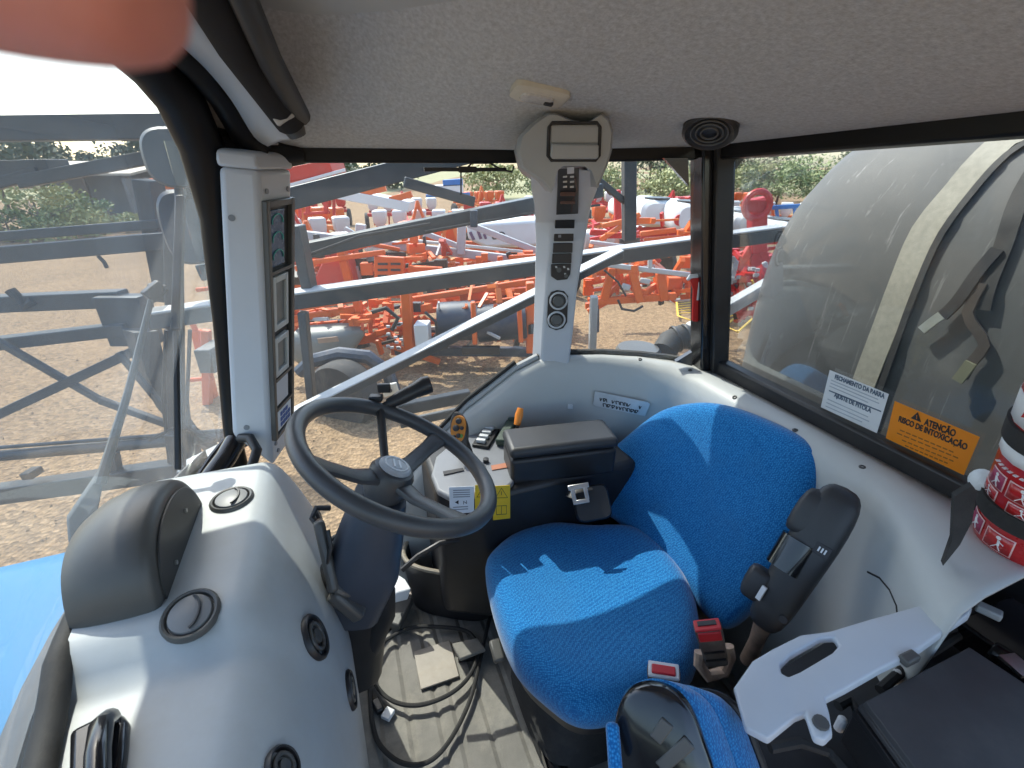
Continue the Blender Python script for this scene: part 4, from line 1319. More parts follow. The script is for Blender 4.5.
# belt reel with a bright tongue between console and backrest
RL = thing('belt_reel', 'black seat belt reel holding a bright metal tongue beside the blue backrest', 'seat belt', PT(592, 505, 1.36))
c = PT(592, 503, 1.36)
dx = (PT(610, 497, 1.36) - PT(575, 503, 1.36)).normalized(); vw_ = (EYE - c).normalized(); dy = vw_.cross(dx).normalized(); vw_ = dx.cross(dy)
m = MB().loft([m.ring(c + vw_ * k, dx, dy, 0.050 * s, 0.048 * s, 24, 5) for k, s in ((-0.05, 1.0), (0.0, 1.05), (0.012, 0.95))])
m.build('reel_cover', M['black'], RL)
m = MB()
ctr = PT(582, 494, 1.32)
for ox, oy, w, h in ((-0.024, 0.0, 0.012, 0.034), (0.012, 0.0, 0.012, 0.034), (-0.006, 0.022, 0.060, 0.014), (-0.006, -0.020, 0.046, 0.012)):
    m.box(ctr + dx * ox + dy * oy, (w, h, 0.005), (dx, dy, vw_))
m.build('belt_tongue', M['steel'], RL, bevel=0.002)
m = MB().tube([PT(590, 486, 1.36), PT(574, 490, 1.34), PT(570, 498, 1.33)], 0.018, n=10, flat=0.15)
m.build('belt_webbing', M['black'], RL)

# folded passenger seat in front, seen from behind its back
PS = thing('passenger_seat', 'folded passenger seat with black plastic back shell and blue cloth pad', 'seat', PT(680, 740, 0.72) - U3 * 0.2)
bn2 = (-A3 * 0.60 - R3 * 0.62 + U3 * 0.52).normalized()
pb2 = PT(664, 735, 0.66)
o2 = smooth([PP(x, y, pb2, bn2) for x, y in ((616, 740), (617, 712), (627, 692), (648, 684), (672, 690), (690, 708), (704, 740), (716, 790), (690, 840), (625, 830))], 48)
m = pillow(o2, bn2, [(-0.012, 1.0), (0.0, 1.0), (0.006, 0.975), (0.009, 0.90), (0.012, 0.6), (0.014, 0.3), (0.014, 0.02)])
PSB = m.build('back_shell', M['gloss'], PS, angle=60)
m = MB()
for x0, y0, x1, y1 in ((655, 740, 668, 722), (660, 768, 690, 742)):
    m.bar(PP(x0, y0, pb2 + bn2 * 0.0135, bn2), PP(x1, y1, pb2 + bn2 * 0.0135, bn2), 0.018, 0.004, bn2)
m.build('shell_recess', M['pod'], PSB, bevel=0.002)
bx_ = (A3 * 1.0 - U3 * 0.72 - R3 * 0.10)
c2 = sum(o2, V()) / len(o2)
def shift(s, k, o=0.0): return [c2 + (p - c2) * s + bx_ * k - bn2 * o for p in o2]
m = MB().loft([shift(0.94, 0.0, 0.014), shift(1.03, 0.006, 0.016), shift(1.03, 0.03, 0.018), shift(0.98, 0.045, 0.018)])
m.build('pad_side', M['blue'], PS)
m = MB().loft([shift(0.98, 0.047, 0.018), shift(1.04, 0.056, 0.018), shift(1.02, 0.085, 0.018), shift(0.94, 0.10, 0.018)])
m.build('seat_pad', M['blue'], PS)
m = MB().tube([p for p in shift(1.0, 0.102, 0.018)], 0.006, n=8, loop=True)
m.build('pad_piping', M['black'], PS)
m = MB().bar(PT(612, 722, 0.67), PT(616, 775, 0.64), 0.018, 0.02)
m.build('pad_edge', M['blue'], PS, bevel=0.006)

# ------------------------------------------------------------------ open tray, cover and fuse box on the near right
COVZ = lambda x: -0.735 + 0.05 * (x - 740) / 225.0
out = [(734, 690), (752, 664), (772, 652), (800, 638), (830, 634), (870, 622), (935, 604), (956, 603), (972, 610), (968, 618), (944, 634), (915, 655), (880, 672), (845, 692), (825, 702), (829, 716), (832, 736), (824, 744), (813, 740), (805, 716), (795, 720), (768, 742), (745, 730)]
hole = [(781, 676), (780, 668), (790, 658), (820, 641), (834, 640), (839, 648), (832, 656), (800, 675), (788, 680)]
def covp(x, y): return PZ(x, y, COVZ(x))
bmx = bmesh.new()
def loop_edges(pts):
    vs = [bmx.verts.new(p) for p in pts]
    return [bmx.edges.new((vs[i], vs[(i + 1) % len(vs)])) for i in range(len(vs))]
eds = loop_edges([covp(*p) for p in out]) + loop_edges([covp(*p) for p in hole])
bmesh.ops.triangle_fill(bmx, use_beauty=True, use_dissolve=False, edges=eds)
bmx.verts.index_update()
TC = thing('tray_cover', 'pale blue grey plastic cover with a long slot in front of the open black tray', 'cover', covp(850, 660))
m = MB().add([v.co for v in bmx.verts], [[v.index for v in f.verts] for f in bmx.faces])
bmx.free()
o = m.build('cover_plate', M['pale'], TC, solid=0.016)
bv_ = o.modifiers.new('bevel', 'BEVEL'); bv_.width = 0.004; bv_.segments = 3; bv_.limit_method = 'ANGLE'; bv_.angle_limit = math.radians(50)
m = MB().disc(covp(819, 727) + U3 * 0.008, U3, [(0.011, 0), (0.010, 0.005), (0, 0.006)], 12)
m.build('cover_bolt', M['pod'], TC)
m = MB().box(covp(908, 660) + U3 * 0.004, (0.03, 0.016, 0.014), (A3, R3, U3))
m.build('cover_clip', M['pod'], TC, bevel=0.003)
TR = thing('open_tray', 'open black tray with loose wiring under the pale plastic cover', 'tray', cab(0.75, 0.2, -0.9))
m = MB()
m.prism([PZ(x, y, -0.86) for x, y in ((730, 800), (745, 690), (880, 610), (1060, 560), (1150, 640), (1150, 850))], U3 * -0.02)
m.build('tray_floor', M['black'], TR)
m = MB().prism([cab(0.40, 0.36, -1.44), cab(1.09, 0.36, -1.44), cab(1.09, 0.34, -1.44), cab(0.40, 0.34, -1.44)], U3 * 0.52)
m.build('tray_side', M['black'], TR)
m = MB()
for pts in ([(838, 706), (850, 700), (858, 712), (872, 730), (884, 752), (900, 775)], [(905, 640), (950, 628), (1000, 640), (1030, 668)], [(880, 690), (905, 668), (935, 650), (960, 634)], [(770, 748), (800, 742), (830, 752), (850, 775)]):
    m.tube([PZ(x, y, -0.80) for x, y in pts], 0.008, n=8)
m.tube([PZ(x, y, -0.80) for x, y in ((930, 628), (965, 622), (1000, 632), (1040, 660), (1080, 700))], 0.022, n=12)
m.build('wiring', M['rubber'], TR)
m = MB().box(PZ(1010, 640, -0.80), (0.16, 0.10, 0.06), (A3, R3, U3)).tube([PZ(990, 650, -0.76), PZ(1024, 672, -0.76), PZ(1060, 700, -0.76)], 0.02, n=12)
m.build('black_housing', M['gloss'], TR, bevel=0.006)
m = MB().bar(PZ(1006, 655, -0.74), PZ(1030, 676, -0.74), 0.03, 0.006)
m.build('foil_wrap', M['steel'], TR)
for x, y in ((842, 721), (877, 758), (897, 674)): MB().disc(PZ(x, y, -0.80), U3, [(0.007, -0.02), (0.007, 0.004), (0.004, 0.008), (0, 0.009)], 10).build('plastic_cap', M['white'], TR)
m = MB().bar(PZ(976, 605, -0.72), PZ(1002, 617, -0.72), 0.02, 0.014)
m.build('grey_connector', M['console'], TR, bevel=0.003)
FB = thing('fuse_box', 'closed dark grey fuse box with a stepped lid in the near right corner', 'fuse box', PZ(950, 720, -0.74))
lid = [PZ(x, y, -0.715) for x, y in ((864, 701), (969, 646), (1060, 706), (1100, 760), (960, 830))]
lc = sum(lid, V()) / len(lid)
m = MB().loft([[lc + (p - lc) * s + U3 * h for p in lid] for s, h in ((1.03, -0.10), (1.03, -0.035), (1.045, -0.034), (1.045, -0.022))])
m.build('box_body', M['black'], FB, bevel=0.003)
m = MB().loft([[lc + (p - lc) * s + U3 * h for p in lid] for s, h in ((1.02, -0.020), (1.02, -0.012), (0.995, -0.011), (0.985, 0.0))])
m.build('box_lid', mat('box_grey', (0.050, 0.050, 0.052), 0.45, var=0.2, scale=9, dirt=0.25, dirtcol=(0.14, 0.13, 0.12)), FB, bevel=0.003)

# ------------------------------------------------------------------ extinguisher on the rear shelf
EXC = PZ(1026, 546, -0.618)
XB = thing('fire_extinguisher', 'red fire extinguisher with pictogram labels strapped by two black bands', 'fire extinguisher', EXC)
ER = 0.076
lean = (U3 - A3 * 0.21).normalized()
m = MB().disc(EXC, lean, [(ER * .80, 0.0), (ER * .94, 0.012), (ER, 0.035), (ER, 0.36), (ER * .9, 0.41), (ER * .6, 0.445), (0.03, 0.46)], 48)
XBODY = m.build('cylinder', M['red'], XB)
m = MB().disc(EXC, lean, [(0.03, 0.455), (0.03, 0.49), (0.018, 0.50), (0.018, 0.53), (0, 0.53)], 20)
m.build('valve', M['black'], XB)
def band(name, h0, h1, mt, rad, par, a0=0, a1=360, bev=0.0):
    mm = MB()
    n_ = 48
    x_, y_, _ = frame_of(lean)
    rings = []
    ref = (EYE - EXC); ref -= lean * ref.dot(lean); ref.normalize(); tan = lean.cross(ref)
    for i in range(n_ + 1):
        t = math.radians(a0 + (a1 - a0) * i / n_)
        d_ = ref * math.cos(t) + tan * math.sin(t)
        rings.append([EXC + lean * h0 + d_ * (ER - 0.002), EXC + lean * h0 + d_ * (ER + rad), EXC + lean * h1 + d_ * (ER + rad), EXC + lean * h1 + d_ * (ER - 0.002)])
    return mm.loft(rings, cap=(a1 - a0) < 360).build(name, mt, par)
band('black_band', 0.078, 0.112, M['rubber'], 0.005, XB)
band('black_band', 0.228, 0.262, M['rubber'], 0.005, XB)
def on_ext(az, h, lift=0.002):
    ref = (EYE - EXC); ref -= lean * ref.dot(lean); ref.normalize(); tan = lean.cross(ref)
    t = math.radians(az)
    return EXC + lean * h + (ref * math.cos(t) + tan * math.sin(t)) * (ER + lift)
def ext_patch(name, a0, a1, h0, h1, mt, lift, par):
    n_ = 8
    rows_ = [[on_ext(a0 + (a1 - a0) * i / n_, h, lift) for i in range(n_ + 1)] for h in (h0, h1)]
    return MB().grid(rows_).build(name, mt, par, solid=0.0008, angle=80)
ext_patch('white_label', -100, 60, 0.265, 0.315, M['white'], 0.0012, XBODY)
ext_patch('white_label', -100, 60, 0.200, 0.226, M['white'], 0.0012, XBODY)
pk_ = mat('pictogram_pink', (0.72, 0.50, 0.50), 0.5, var=0.05)
mg = mat('pictogram_maroon', (0.30, 0.03, 0.09), 0.5)
for a0, a1, h0, h1 in ((-66, -40, 0.140, 0.172), (-36, -4, 0.138, 0.172), (-74, -46, 0.032, 0.066), (-40, -8, 0.026, 0.064), (-76, -44, 0.114, 0.136), (-30, 0, 0.112, 0.134)):
    f = ext_patch('pictogram', a0, a1, h0, h1, pk_, 0.0012, XBODY)
    ext_patch('pictogram_field', a0 + 1.5, a1 - 1.5, h0 + 0.002, h1 - 0.002, mg if a0 in (-74, -66) else M['red'], 0.0018, f)
    am = (a0 + a1) / 2
    fig = MB()
    hh = h1 - h0
    fig.disc(on_ext(am, h0 + hh * .78, 0.002), on_ext(am, h0, 1) - on_ext(am, h0, 0), [(hh * .10, 0), (hh * .10, 0.0006), (0, 0.0007)], 10)
    fig.bar(on_ext(am, h0 + hh * .66, 0.002), on_ext(am + 1, h0 + hh * .36, 0.002), hh * .20, 0.001)
    fig.bar(on_ext(am + 1, h0 + hh * .38, 0.002), on_ext(am - 4, h0 + hh * .12, 0.002), hh * .10, 0.001)
    fig.bar(on_ext(am + 1, h0 + hh * .38, 0.002), on_ext(am + 5, h0 + hh * .12, 0.002), hh * .10, 0.001)
    fig.bar(on_ext(am, h0 + hh * .62, 0.002), on_ext(am + 7, h0 + hh * .5, 0.002), hh * .09, 0.001)
    fig.build('pictogram_figure', M['white'], f)
m = MB()
for k in range(7):
    m.bar(on_ext(-62 + 7 * k, 0.186, 0.0015), on_ext(-58 + 7 * k, 0.186, 0.0015), 0.008, 0.001, lean)
m.build('label_print', M['white'], XBODY)
m = MB()
for k in range(5): m.bar(on_ext(-48 + 7 * k, 0.285, 0.0025), on_ext(-46 + 7 * k, 0.298, 0.0025), 0.006, 0.001)
m.build('label_mark', M['redbtn'], XBODY)
m = MB().disc(on_ext(-92, 0.105, -0.004), (on_ext(-92, 0.1, 1) - on_ext(-92, 0.1, 0)).normalized() * .5 + (EYE - EXC).normalized(), [(0.020, 0), (0.020, 0.022), (0.012, 0.026), (0, 0.026)], 16)
m.build('bracket_knob', mat('clear_knob', (0.60, 0.64, 0.66), 0.25, var=0.1, scale=30), XB)
flap = [(954, 497), (972, 486), (977, 492), (972, 522), (960, 545), (943, 566), (952, 540)]
m = MB().prism([PT(x, y, 0.80) for x, y in flap], V((0.006, 0.012, 0)))
m.build('band_tail', M['rubber'], XB)

# ------------------------------------------------------------------ stickers on the rear pane
WPn = (cab(1.03, 1.17, 0.06) - cab(1.137, 1.15, -0.60)).cross(cab(1.137, -0.42, -0.60) - cab(1.137, 1.15, -0.60)).normalized()
if WPn.dot(A3) > 0: WPn = -WPn
WP0 = cab(1.137, 0.5, -0.60) + WPn * 0.004
def onpane(x, y, l=0.0): return PP(x, y, WP0 + WPn * l, WPn)
def sticker(name, px, mt, lab, cat):
    return MB().prism([onpane(x, y) for x, y in px], WPn * 0.001).build(name, mt, None, lab, cat)
w = sticker('white_sticker', ((830, 370), (889, 394), (877, 433), (821, 407)), M['white'], 'white sticker with blue grey lettering on the rear pane', 'sticker')
o_ = sticker('orange_sticker', ((895, 401), (980, 437), (964, 475), (886, 438)), M['orange_label'], 'orange warning sticker with black triangle on the rear pane', 'sticker')
def stk_text(par, s, x0, y0, x1, y1, size, mt, sx=1.0):
    p_, q_ = onpane(x0, y0, 0.0015), onpane(x1, y1, 0.0015)
    t_ = text('lettering', s, p_, q_ - p_, WPn.cross(q_ - p_) if WPn.cross(q_ - p_).z > 0 else -WPn.cross(q_ - p_), size, mt, par, bold=size * 0.035)
    bpy.context.view_layer.update()
    wdt = t_.dimensions.x
    if wdt > 0:
        k = (q_ - p_).length / wdt
        t_.matrix_basis = t_.matrix_basis @ Matrix.Diagonal((k, 1, 1, 1))
    return t_
ink2 = mat('blue_grey_ink', (0.10, 0.14, 0.20), 0.6)
stk_text(w, 'FECHAMENTO DA BARRA', 834.5, 378.5, 884, 398.5, 0.0165, ink2)
stk_text(w, 'AJUSTE DE BITOLA', 834, 396.5, 871, 413, 0.0165, ink2)
m = MB()
for (x0, y0, x1, y1) in ((831, 380, 878, 399.5), (830.5, 383, 879, 403.5), (829.5, 386, 868, 402.5), (827.5, 399, 868, 417), (826.5, 402.5, 869, 421.5), (825.5, 406, 862, 422)):
    m.bar(onpane(x0, y0, 0.0015), onpane(x1, y1, 0.0015), 0.0008, 0.0022, WPn.cross(V((0, 1, 0))))
m.build('small_print', mat('faint_ink', (0.42, 0.46, 0.52), 0.6), w)
MB().bar(onpane(829, 390.5, 0.0015), onpane(881, 411.5, 0.0015), 0.0008, 0.0030, WPn.cross(V((0, 1, 0)))).build('rule_line', ink2, w)
stk_text(o_, 'ATENÇÃO', 924, 424.5, 955, 437, 0.0215, M['ink'])
stk_text(o_, 'RISCO DE INTOXICAÇÃO', 898, 421, 966, 450, 0.0195, M['ink'])
m = MB().prism([onpane(x, y, 0.0012) for x, y in ((911, 418), (918, 412), (921, 422))], WPn * 0.001)
tri = m.build('warning_triangle', M['ink'], o_)
MB().bar(onpane(916.8, 415, 0.0026), onpane(916.6, 419, 0.0026), 0.0016, 0.0008).build('exclamation_mark', M['orange_label'], tri)
m = MB()
for (x0, y0, x1, y1) in ((900, 430, 955, 453), (897, 433, 960, 459), (902, 440, 955, 462), (905, 445.5, 949, 464)):
    n_ = 9
    for k in range(n_):
        f0, f1 = k / n_, (k + 0.72) / n_
        a_, b_ = onpane(x0 + (x1 - x0) * f0, y0 + (y1 - y0) * f0, 0.0015), onpane(x0 + (x1 - x0) * f1, y0 + (y1 - y0) * f1, 0.0015)
        m.bar(a_, b_, 0.0008, 0.0024, WPn.cross(V((0, 1, 0))))
m.build('small_print', M['brown_ink'], o_)

# emergency hammer clipped to the corner post
HM = thing('emergency_hammer', 'small red emergency hammer with silver head clipped to the black corner post', 'hammer', PT(697, 322, 1.50))
hy = PT(697, 300, 1.50).y - 0.03
m = MB().prism([PY(x, y, hy) for x, y in ((690, 278), (704, 278), (700, 289), (699, 322), (693, 322), (694, 290))], V((0, 0.018, 0)))
m.build('hammer_handle', M['redp'], HM, bevel=0.004)
m = MB().tube([PY(687, 280, hy + 0.008), PY(690, 277, hy + 0.008), PY(697, 276, hy + 0.008), PY(703, 277, hy + 0.008), PY(707, 280, hy + 0.008)], [0.004, 0.008, 0.007, 0.008, 0.004], n=10)
m.tube([PY(699.5, 282, hy - 0.002), PY(697.5, 300, hy - 0.002)], 0.003, n=6)
m.build('hammer_head', M['silver'], HM)

# aerial stuck along the top of the side pane
AN = MB()
AN.bar(PR(424, 169.5, 1.415), PR(506, 169.5, 1.415), 0.012, 0.010)
AN.bar(PR(459, 169.5, 1.412), PR(476, 169.5, 1.412), 0.016, 0.016)
AN.tube([PR(467, 168, 1.41), PR(472, 163, 1.41), PR(490, 163, 1.40), PR(500, 169, 1.40), PR(512, 172, 1.40), PR(514, 166, 1.40)], 0.003, n=6)
AN.tube([PR(461, 171, 1.415), PR(461, 195, 1.415)], 0.0025, n=6)
AN.build('radio_aerial', M['black'], None, 'thin black radio aerial stuck along the top of the side window', 'aerial', bevel=0.002)

# black cable lying in loops on the floor mat, with a plug
CB = thing('floor_cable', 'long black cable lying in loops on the ribbed floor mat', 'cable', PZ(400, 690, -1.44))
cp = [(405, 600), (395, 622), (374, 648), (368, 668), (370, 690), (372, 720), (380, 745), (402, 763), (428, 762), (450, 740), (470, 700), (480, 660), (488, 625), (492, 612)]
m = MB()
def spl(pts, n=70):
    out = []
    k = len(pts) - 1
    for i in range(n + 1):
        t = min(i * k / n, k - 1e-6); j = int(t); f = t - j
        P_ = [pts[min(max(j + o, 0), k)] for o in (-1, 0, 1, 2)]
        out.append(0.5 * ((2 * P_[1]) + (P_[2] - P_[0]) * f + (2 * P_[0] - 5 * P_[1] + 4 * P_[2] - P_[3]) * f * f + (3 * P_[1] - P_[0] - 3 * P_[2] + P_[3]) * f ** 3))
    return out
m.tube(spl([PZ(x, y, -1.425) for x, y in cp]), 0.0065, n=8)
cp2 = [(386, 640), (410, 628), (440, 627), (468, 632), (478, 650), (470, 675), (450, 694), (420, 705), (395, 702), (378, 688), (372, 668), (380, 650), (386, 640)]
m.tube(spl([PZ(x, y, -1.418) for x, y in cp2]), 0.0065, n=8)
m.build('cord', M['rubber'], CB)
m = MB().bar(PZ(375, 700, -1.43), PZ(381, 712, -1.43), 0.024, 0.022)
m.build('plug', M['black'], CB, bevel=0.005)
m = MB().bar(PZ(384, 712, -1.432), PZ(392, 716, -1.432), 0.03, 0.014)
m.build('paper_tag', M['white'], CB, bevel=0.002)
# foot pedal on the floor ahead of the seat
FP = thing('foot_pedal', 'worn grey foot pedal on the floor mat in front of the blue seat', 'pedal', PZ(460, 660, -1.44))
m = MB().prism([PZ(x, y, -1.41) for x, y in ((452, 646), (478, 640), (486, 652), (460, 662))], U3 * 0.014)
m.build('pedal_plate', mat('pedal_grey', (0.20, 0.19, 0.17), 0.6, var=0.2, scale=30, dirt=0.4), FP, bevel=0.004)
m = MB().bar(PZ(458, 652, -1.435), PZ(475, 650, -1.435), 0.06, 0.02)
m.build('pedal_base', M['black'], FP)
# bits of paper beside the column foot
for (pts, lab, z) in ((((387, 580), (402, 590), (408, 600), (392, 604)), 'crumpled white paper wedged beside the black bin', -1.30),):
    m = MB().prism([PZ(x, y, z) for x, y in pts], V((0.01, 0.02, 0.03)))
    m.build('crumpled_paper', M['white'], None, lab, 'paper', bevel=0.004)
m = MB().prism([PZ(x, y, -1.42) for x, y in ((388, 606), (402, 600), (414, 604), (400, 632), (386, 628))], U3 * 0.03)
m.build('brake_pedal', M['pod'], None, 'dark square pedal on the floor below the steering column', 'pedal', bevel=0.006)

# ================================================================== outside: the yard
m = MB()
n_ = 61
gx = [(-1 if i < n_ // 2 else 1) * 600 * abs((i - n_ // 2) / (n_ // 2)) ** 3 for i in range(n_)]
m.grid([[V((x, y + 15, GZ + 0.02 * math.sin(x * 1.3) * math.sin(y * 1.7))) for x in gx] for y in gx])
m.build('ground', M['gravel'], None, 'brown gravel yard', 'ground', kind='structure', origin=V((0, 0, 0)))
m = MB().grid([[V((x, y, GZ + 0.05 + 0.3 * math.sin(x * .2))) for x in range(-90, 200, 10)] for y in (44, 60, 90, 160, 300)])
m.build('field', mat('dry_field_grass', (0.17, 0.17, 0.07), 0.9, var=0.3, scale=0.4, col2=(0.30, 0.27, 0.14)), None, 'dry grass field beyond the yard', 'field', kind='structure')

m = MB()
rnd = random.Random(21)
for i in range(5200):
    d_ = 3.0 + 13 * rnd.random() ** 1.6
    an = rnd.uniform(-1.15, 0.75)
    c_ = V((math.sin(an) * d_ * 1.1, math.cos(an) * d_, GZ))
    s_ = rnd.uniform(0.007, 0.022)
    q = [c_ + V((rnd.uniform(-1, 1), rnd.uniform(-1, 1), 0)) * s_ for _ in range(3)]
    m.add(q + [c_ + U3 * s_ * rnd.uniform(.5, 1.1)], [(0, 1, 3), (1, 2, 3), (2, 0, 3)])
m.build('loose_stones', mat('loose_stone', (0.22, 0.15, 0.085), 0.9, scale=3, col2=(0.46, 0.34, 0.21)), None, 'loose stones and chips scattered over the gravel yard', 'stones', kind='stuff', origin=V((0, 0, GZ)))

# ------------------------------------------------------------------ bonnet and cowl
HD = thing('bonnet', 'bright blue bonnet of the sprayer just outside the windscreen', 'bonnet', cab(-1.2, 0.8, -1.3))
m = MB()
def hoodring(a, w, zt):
    pts = []
    for i in range(25):
        t = math.pi * i / 24
        c_, s_ = math.cos(t), math.sin(t)
        pts.append(cab(a, 0.8 + w * math.copysign(abs(c_) ** (2 / 4.5), c_), zt - 0.55 + 0.55 * abs(s_) ** (2 / 4.5)))
    return pts
m.loft([hoodring(a, w, z) for a, w, z in ((-0.53, 0.47, -0.79), (-1.0, 0.46, -0.80), (-1.8, 0.43, -0.84), (-2.3, 0.40, -0.92), (-2.45, 0.36, -1.0))])
m.build('bonnet_shell', M['hood'], HD, angle=60)
m = MB()
m.loft([[cab(aw(r) - 0.03, r, -0.70), cab(aw(r) - 0.085, r, -0.74), cab(aw(r) - 0.09, r, -0.80), cab(aw(r) - 0.03, r, -0.80)] for r in [-0.3 + 0.1 * i for i in range(17)]])
m.build('cowl', mat('cowl_grey', (0.09, 0.09, 0.09), 0.6, var=0.2, scale=10, dirt=0.3), HD)

# ------------------------------------------------------------------ windscreen wiper
WI = thing('windscreen_wiper', 'dusty dark windscreen wiper arm leaning across the outside of the windscreen', 'wiper', PT(80, 540, 0.88))
m = MB().tube([PT(100, 484, 0.93), PT(128, 392, 0.99), PT(151, 300, 1.04)], [0.010, 0.007, 0.006], n=8)
m.build('arm', M['mirrorback'], WI)
m = MB().prism([PT(x, y, t) for x, y, t in ((101, 470, 0.94), (106, 472, 0.94), (98, 512, 0.91), (97, 546, 0.89), (69, 546, 0.87), (67, 520, 0.89))], V((-0.012, 0.012, 0)))
m.build('arm_base', M['mirrorback'], WI, bevel=0.003)
m = MB().bar(PT(147, 298, 1.04), PT(162, 285, 1.06), 0.02, 0.03).bar(PT(148, 286, 1.05), PT(166, 288, 1.06), 0.014, 0.012)
m.build('wiper_joint', M['black'], WI, bevel=0.003)
m = MB().bar(PT(181, 196, 1.14), PT(176, 330, 1.09), 0.020, 0.014).bar(PT(176, 330, 1.09), PT(178, 470, 1.06), 0.012, 0.010)
m.build('blade', M['black'], WI, bevel=0.003)

# ------------------------------------------------------------------ wing mirrors
MR = thing('wing_mirror', 'large rounded grey wing mirror shell outside the windscreen corner', 'mirror', PT(178, 160, 1.9))
fwd = (PT(178, 160, 2.0) - PT(178, 160, 1.9)).normalized()
c = PT(176, 158, 1.9)
mx_, my_, _ = frame_of(fwd)
m = MB().loft([m_ for m_ in [MB().ring(c + fwd * k, mx_, my_, 0.112 * s, 0.112 * s, 32, 2.8) for k, s in ((-0.02, 0.92), (0.0, 1.0), (0.05, 0.95), (0.09, 0.7), (0.10, 0.3))]])
m.build('mirror_shell', M['mirrorback'], MR)
m = MB().bar(PT(193, 150, 1.85), PT(193, 178, 1.85), 0.03, 0.03).bar(PT(178, 130, 1.95), PT(182, 470, 2.0), 0.025, 0.025)
m.build('mirror_arm', M['black'], MR, bevel=0.005)
MR2 = thing('wing_mirror', 'small dark blue convex mirror hanging below the large grey mirror', 'mirror', PT(190, 228, 2.1))
c = PT(188, 228, 2.1)
m = MB().loft([MB().ring(c + fwd * k, mx_, my_, 0.10 * s, 0.16 * s, 32, 3.0) for k, s in ((-0.02, 0.92), (0.0, 1.0), (0.05, 0.9), (0.08, 0.5))])
m.build('mirror_shell', M['drum'], MR2)
m = MB().bar(PT(186, 200, 2.08), PT(190, 190, 2.0), 0.03, 0.03)
m.build('mirror_arm', M['black'], MR2)

# ------------------------------------------------------------------ tank behind the cab
TK = thing('spray_tank', 'huge rounded grey spray tank close behind the rear window', 'tank', cab(2.3, 0.75, -1.8))
rings = []
def tring(a, s):
    rr_ = []
    for i in range(72):
        t = 2 * math.pi * i / 72
        c_, s_ = math.cos(t), math.sin(t)
        e = 2 / 3.2
        rr_.append(cab(a, 0.72 + 0.815 * s * math.copysign(abs(c_) ** e, c_), -0.74 + 0.94 * s * math.copysign(abs(s_) ** e, s_)))
    return rr_
TM = MB().loft([tring(1.42 + a, s) for a, s in ((0.0, 0.02), (0.0, 0.3), (0.012, 0.5), (0.045, 0.66), (0.10, 0.79), (0.18, 0.89), (0.29, 0.96), (0.42, 0.992), (0.55, 1.0), (1.4, 1.0), (1.6, 0.97), (1.8, 0.85), (1.9, 0.6), (1.92, 0.02))])
TB = TM.bvh()
TM.build('tank_body', M['tank'], TK, angle=80)
def ribbon(pts, w, lift, th, mt, name, par, label=None):
    cs = []
    prev = None
    for x, y in pts:
        h = TB.ray_cast(EYE, D(x, y).normalized())
        if h[0] is None: continue
        nrm = h[1] if h[1].dot(D(x, y)) < 0 else -h[1]
        cs.append((h[0] + nrm * lift, nrm))
    rr_ = []
    for i, (p_, n2) in enumerate(cs):
        d_ = cs[min(i + 1, len(cs) - 1)][0] - cs[max(i - 1, 0)][0]
        s_ = d_.cross(n2).normalized()
        rr_.append([p_ - s_ * w / 2, p_ + s_ * w / 2, p_ + s_ * w / 2 + n2 * th, p_ - s_ * w / 2 + n2 * th])
    return MB().loft(rr_).build(name, mt, par, label=label, angle=50)
def sub(pts, n=24):
    q = spl([V((x, y, 0)) for x, y in pts], n)
    return [(p.x, p.y) for p in q]
ST1 = tag(ribbon(sub([(1040, 128), (1008, 139), (984, 160), (962, 186), (926, 230), (903, 283), (885, 330), (865, 382), (850, 430)]), 0.066, 0.002, 0.004, M['strap'], 'tank_strap', None), 'broad tan webbing strap running down the front of the grey tank', 'strap')
ribbon(sub([(1034, 140), (1004, 160), (974, 193), (941, 238), (915, 297), (895, 352), (878, 400), (866, 432)]), 0.016, 0.004, 0.006, M['rubber'], 'strap_shadow', ST1)  # dark ribbon painted in as the strap's shadow on the tank
B2 = tag(ribbon(sub([(1070, 120), (1024, 194), (1006, 245), (990, 285), (984, 310)]), 0.035, 0.006, 0.006, M['rubber'], 'ratchet_strap', None), 'thin black ratchet strap with metal hook hanging on the grey tank', 'strap')
ribbon(sub([(1001, 250), (982, 272), (962, 300), (946, 316)], 10), 0.026, 0.010, 0.008, M['black'], 'ratchet', B2)
ribbon(sub([(985, 284), (971, 312), (980, 330), (988, 345), (975, 362), (966, 377)], 10), 0.022, 0.010, 0.006, mat('dirty_webbing', (0.045, 0.036, 0.03), 0.8, var=0.4, scale=40), 'strap_tail', B2)
ribbon(sub([(946, 315), (936, 322), (926, 330)], 5), 0.022, 0.014, 0.006, M['steel'], 'ratchet_handle', B2)
ribbon(sub([(976, 362), (970, 370), (962, 380)], 5), 0.024, 0.016, 0.006, mat('olive_hook', (0.14, 0.14, 0.09), 0.5), 'hook', B2)
# filler cap and pump housing on the tank deck outside the corner pane
DKT = thing('deck_filter', 'low round dark grey canister on the deck outside the corner window', 'canister', PT(638, 352, 1.85))
m = MB().disc(PT(638, 350, 1.88), U3, [(0.085, -0.05), (0.088, 0.0), (0.080, 0.012), (0.0, 0.015)], 28)
m.build('canister_body', M['pod'], DKT)
DKC = thing('deck_hose', 'ribbed dark hose elbow on the deck beside the round canister', 'hose', PT(676, 345, 1.9))
m = MB().tube([PT(664, 352, 1.9), PT(670, 342, 1.92), PT(680, 337, 1.95), PT(694, 338, 2.0)], 0.05, n=16)
m.build('hose_elbow', M['rubber'], DKC)
m = MB()
for x, y in ((668, 345), (676, 339), (687, 337)): m.torus(PT(x, y, 1.93), (PT(694, 337, 2) - PT(664, 348, 2)), 0.052, 0.006, 24, 6)
m.build('hose_rib', M['black'], DKC)

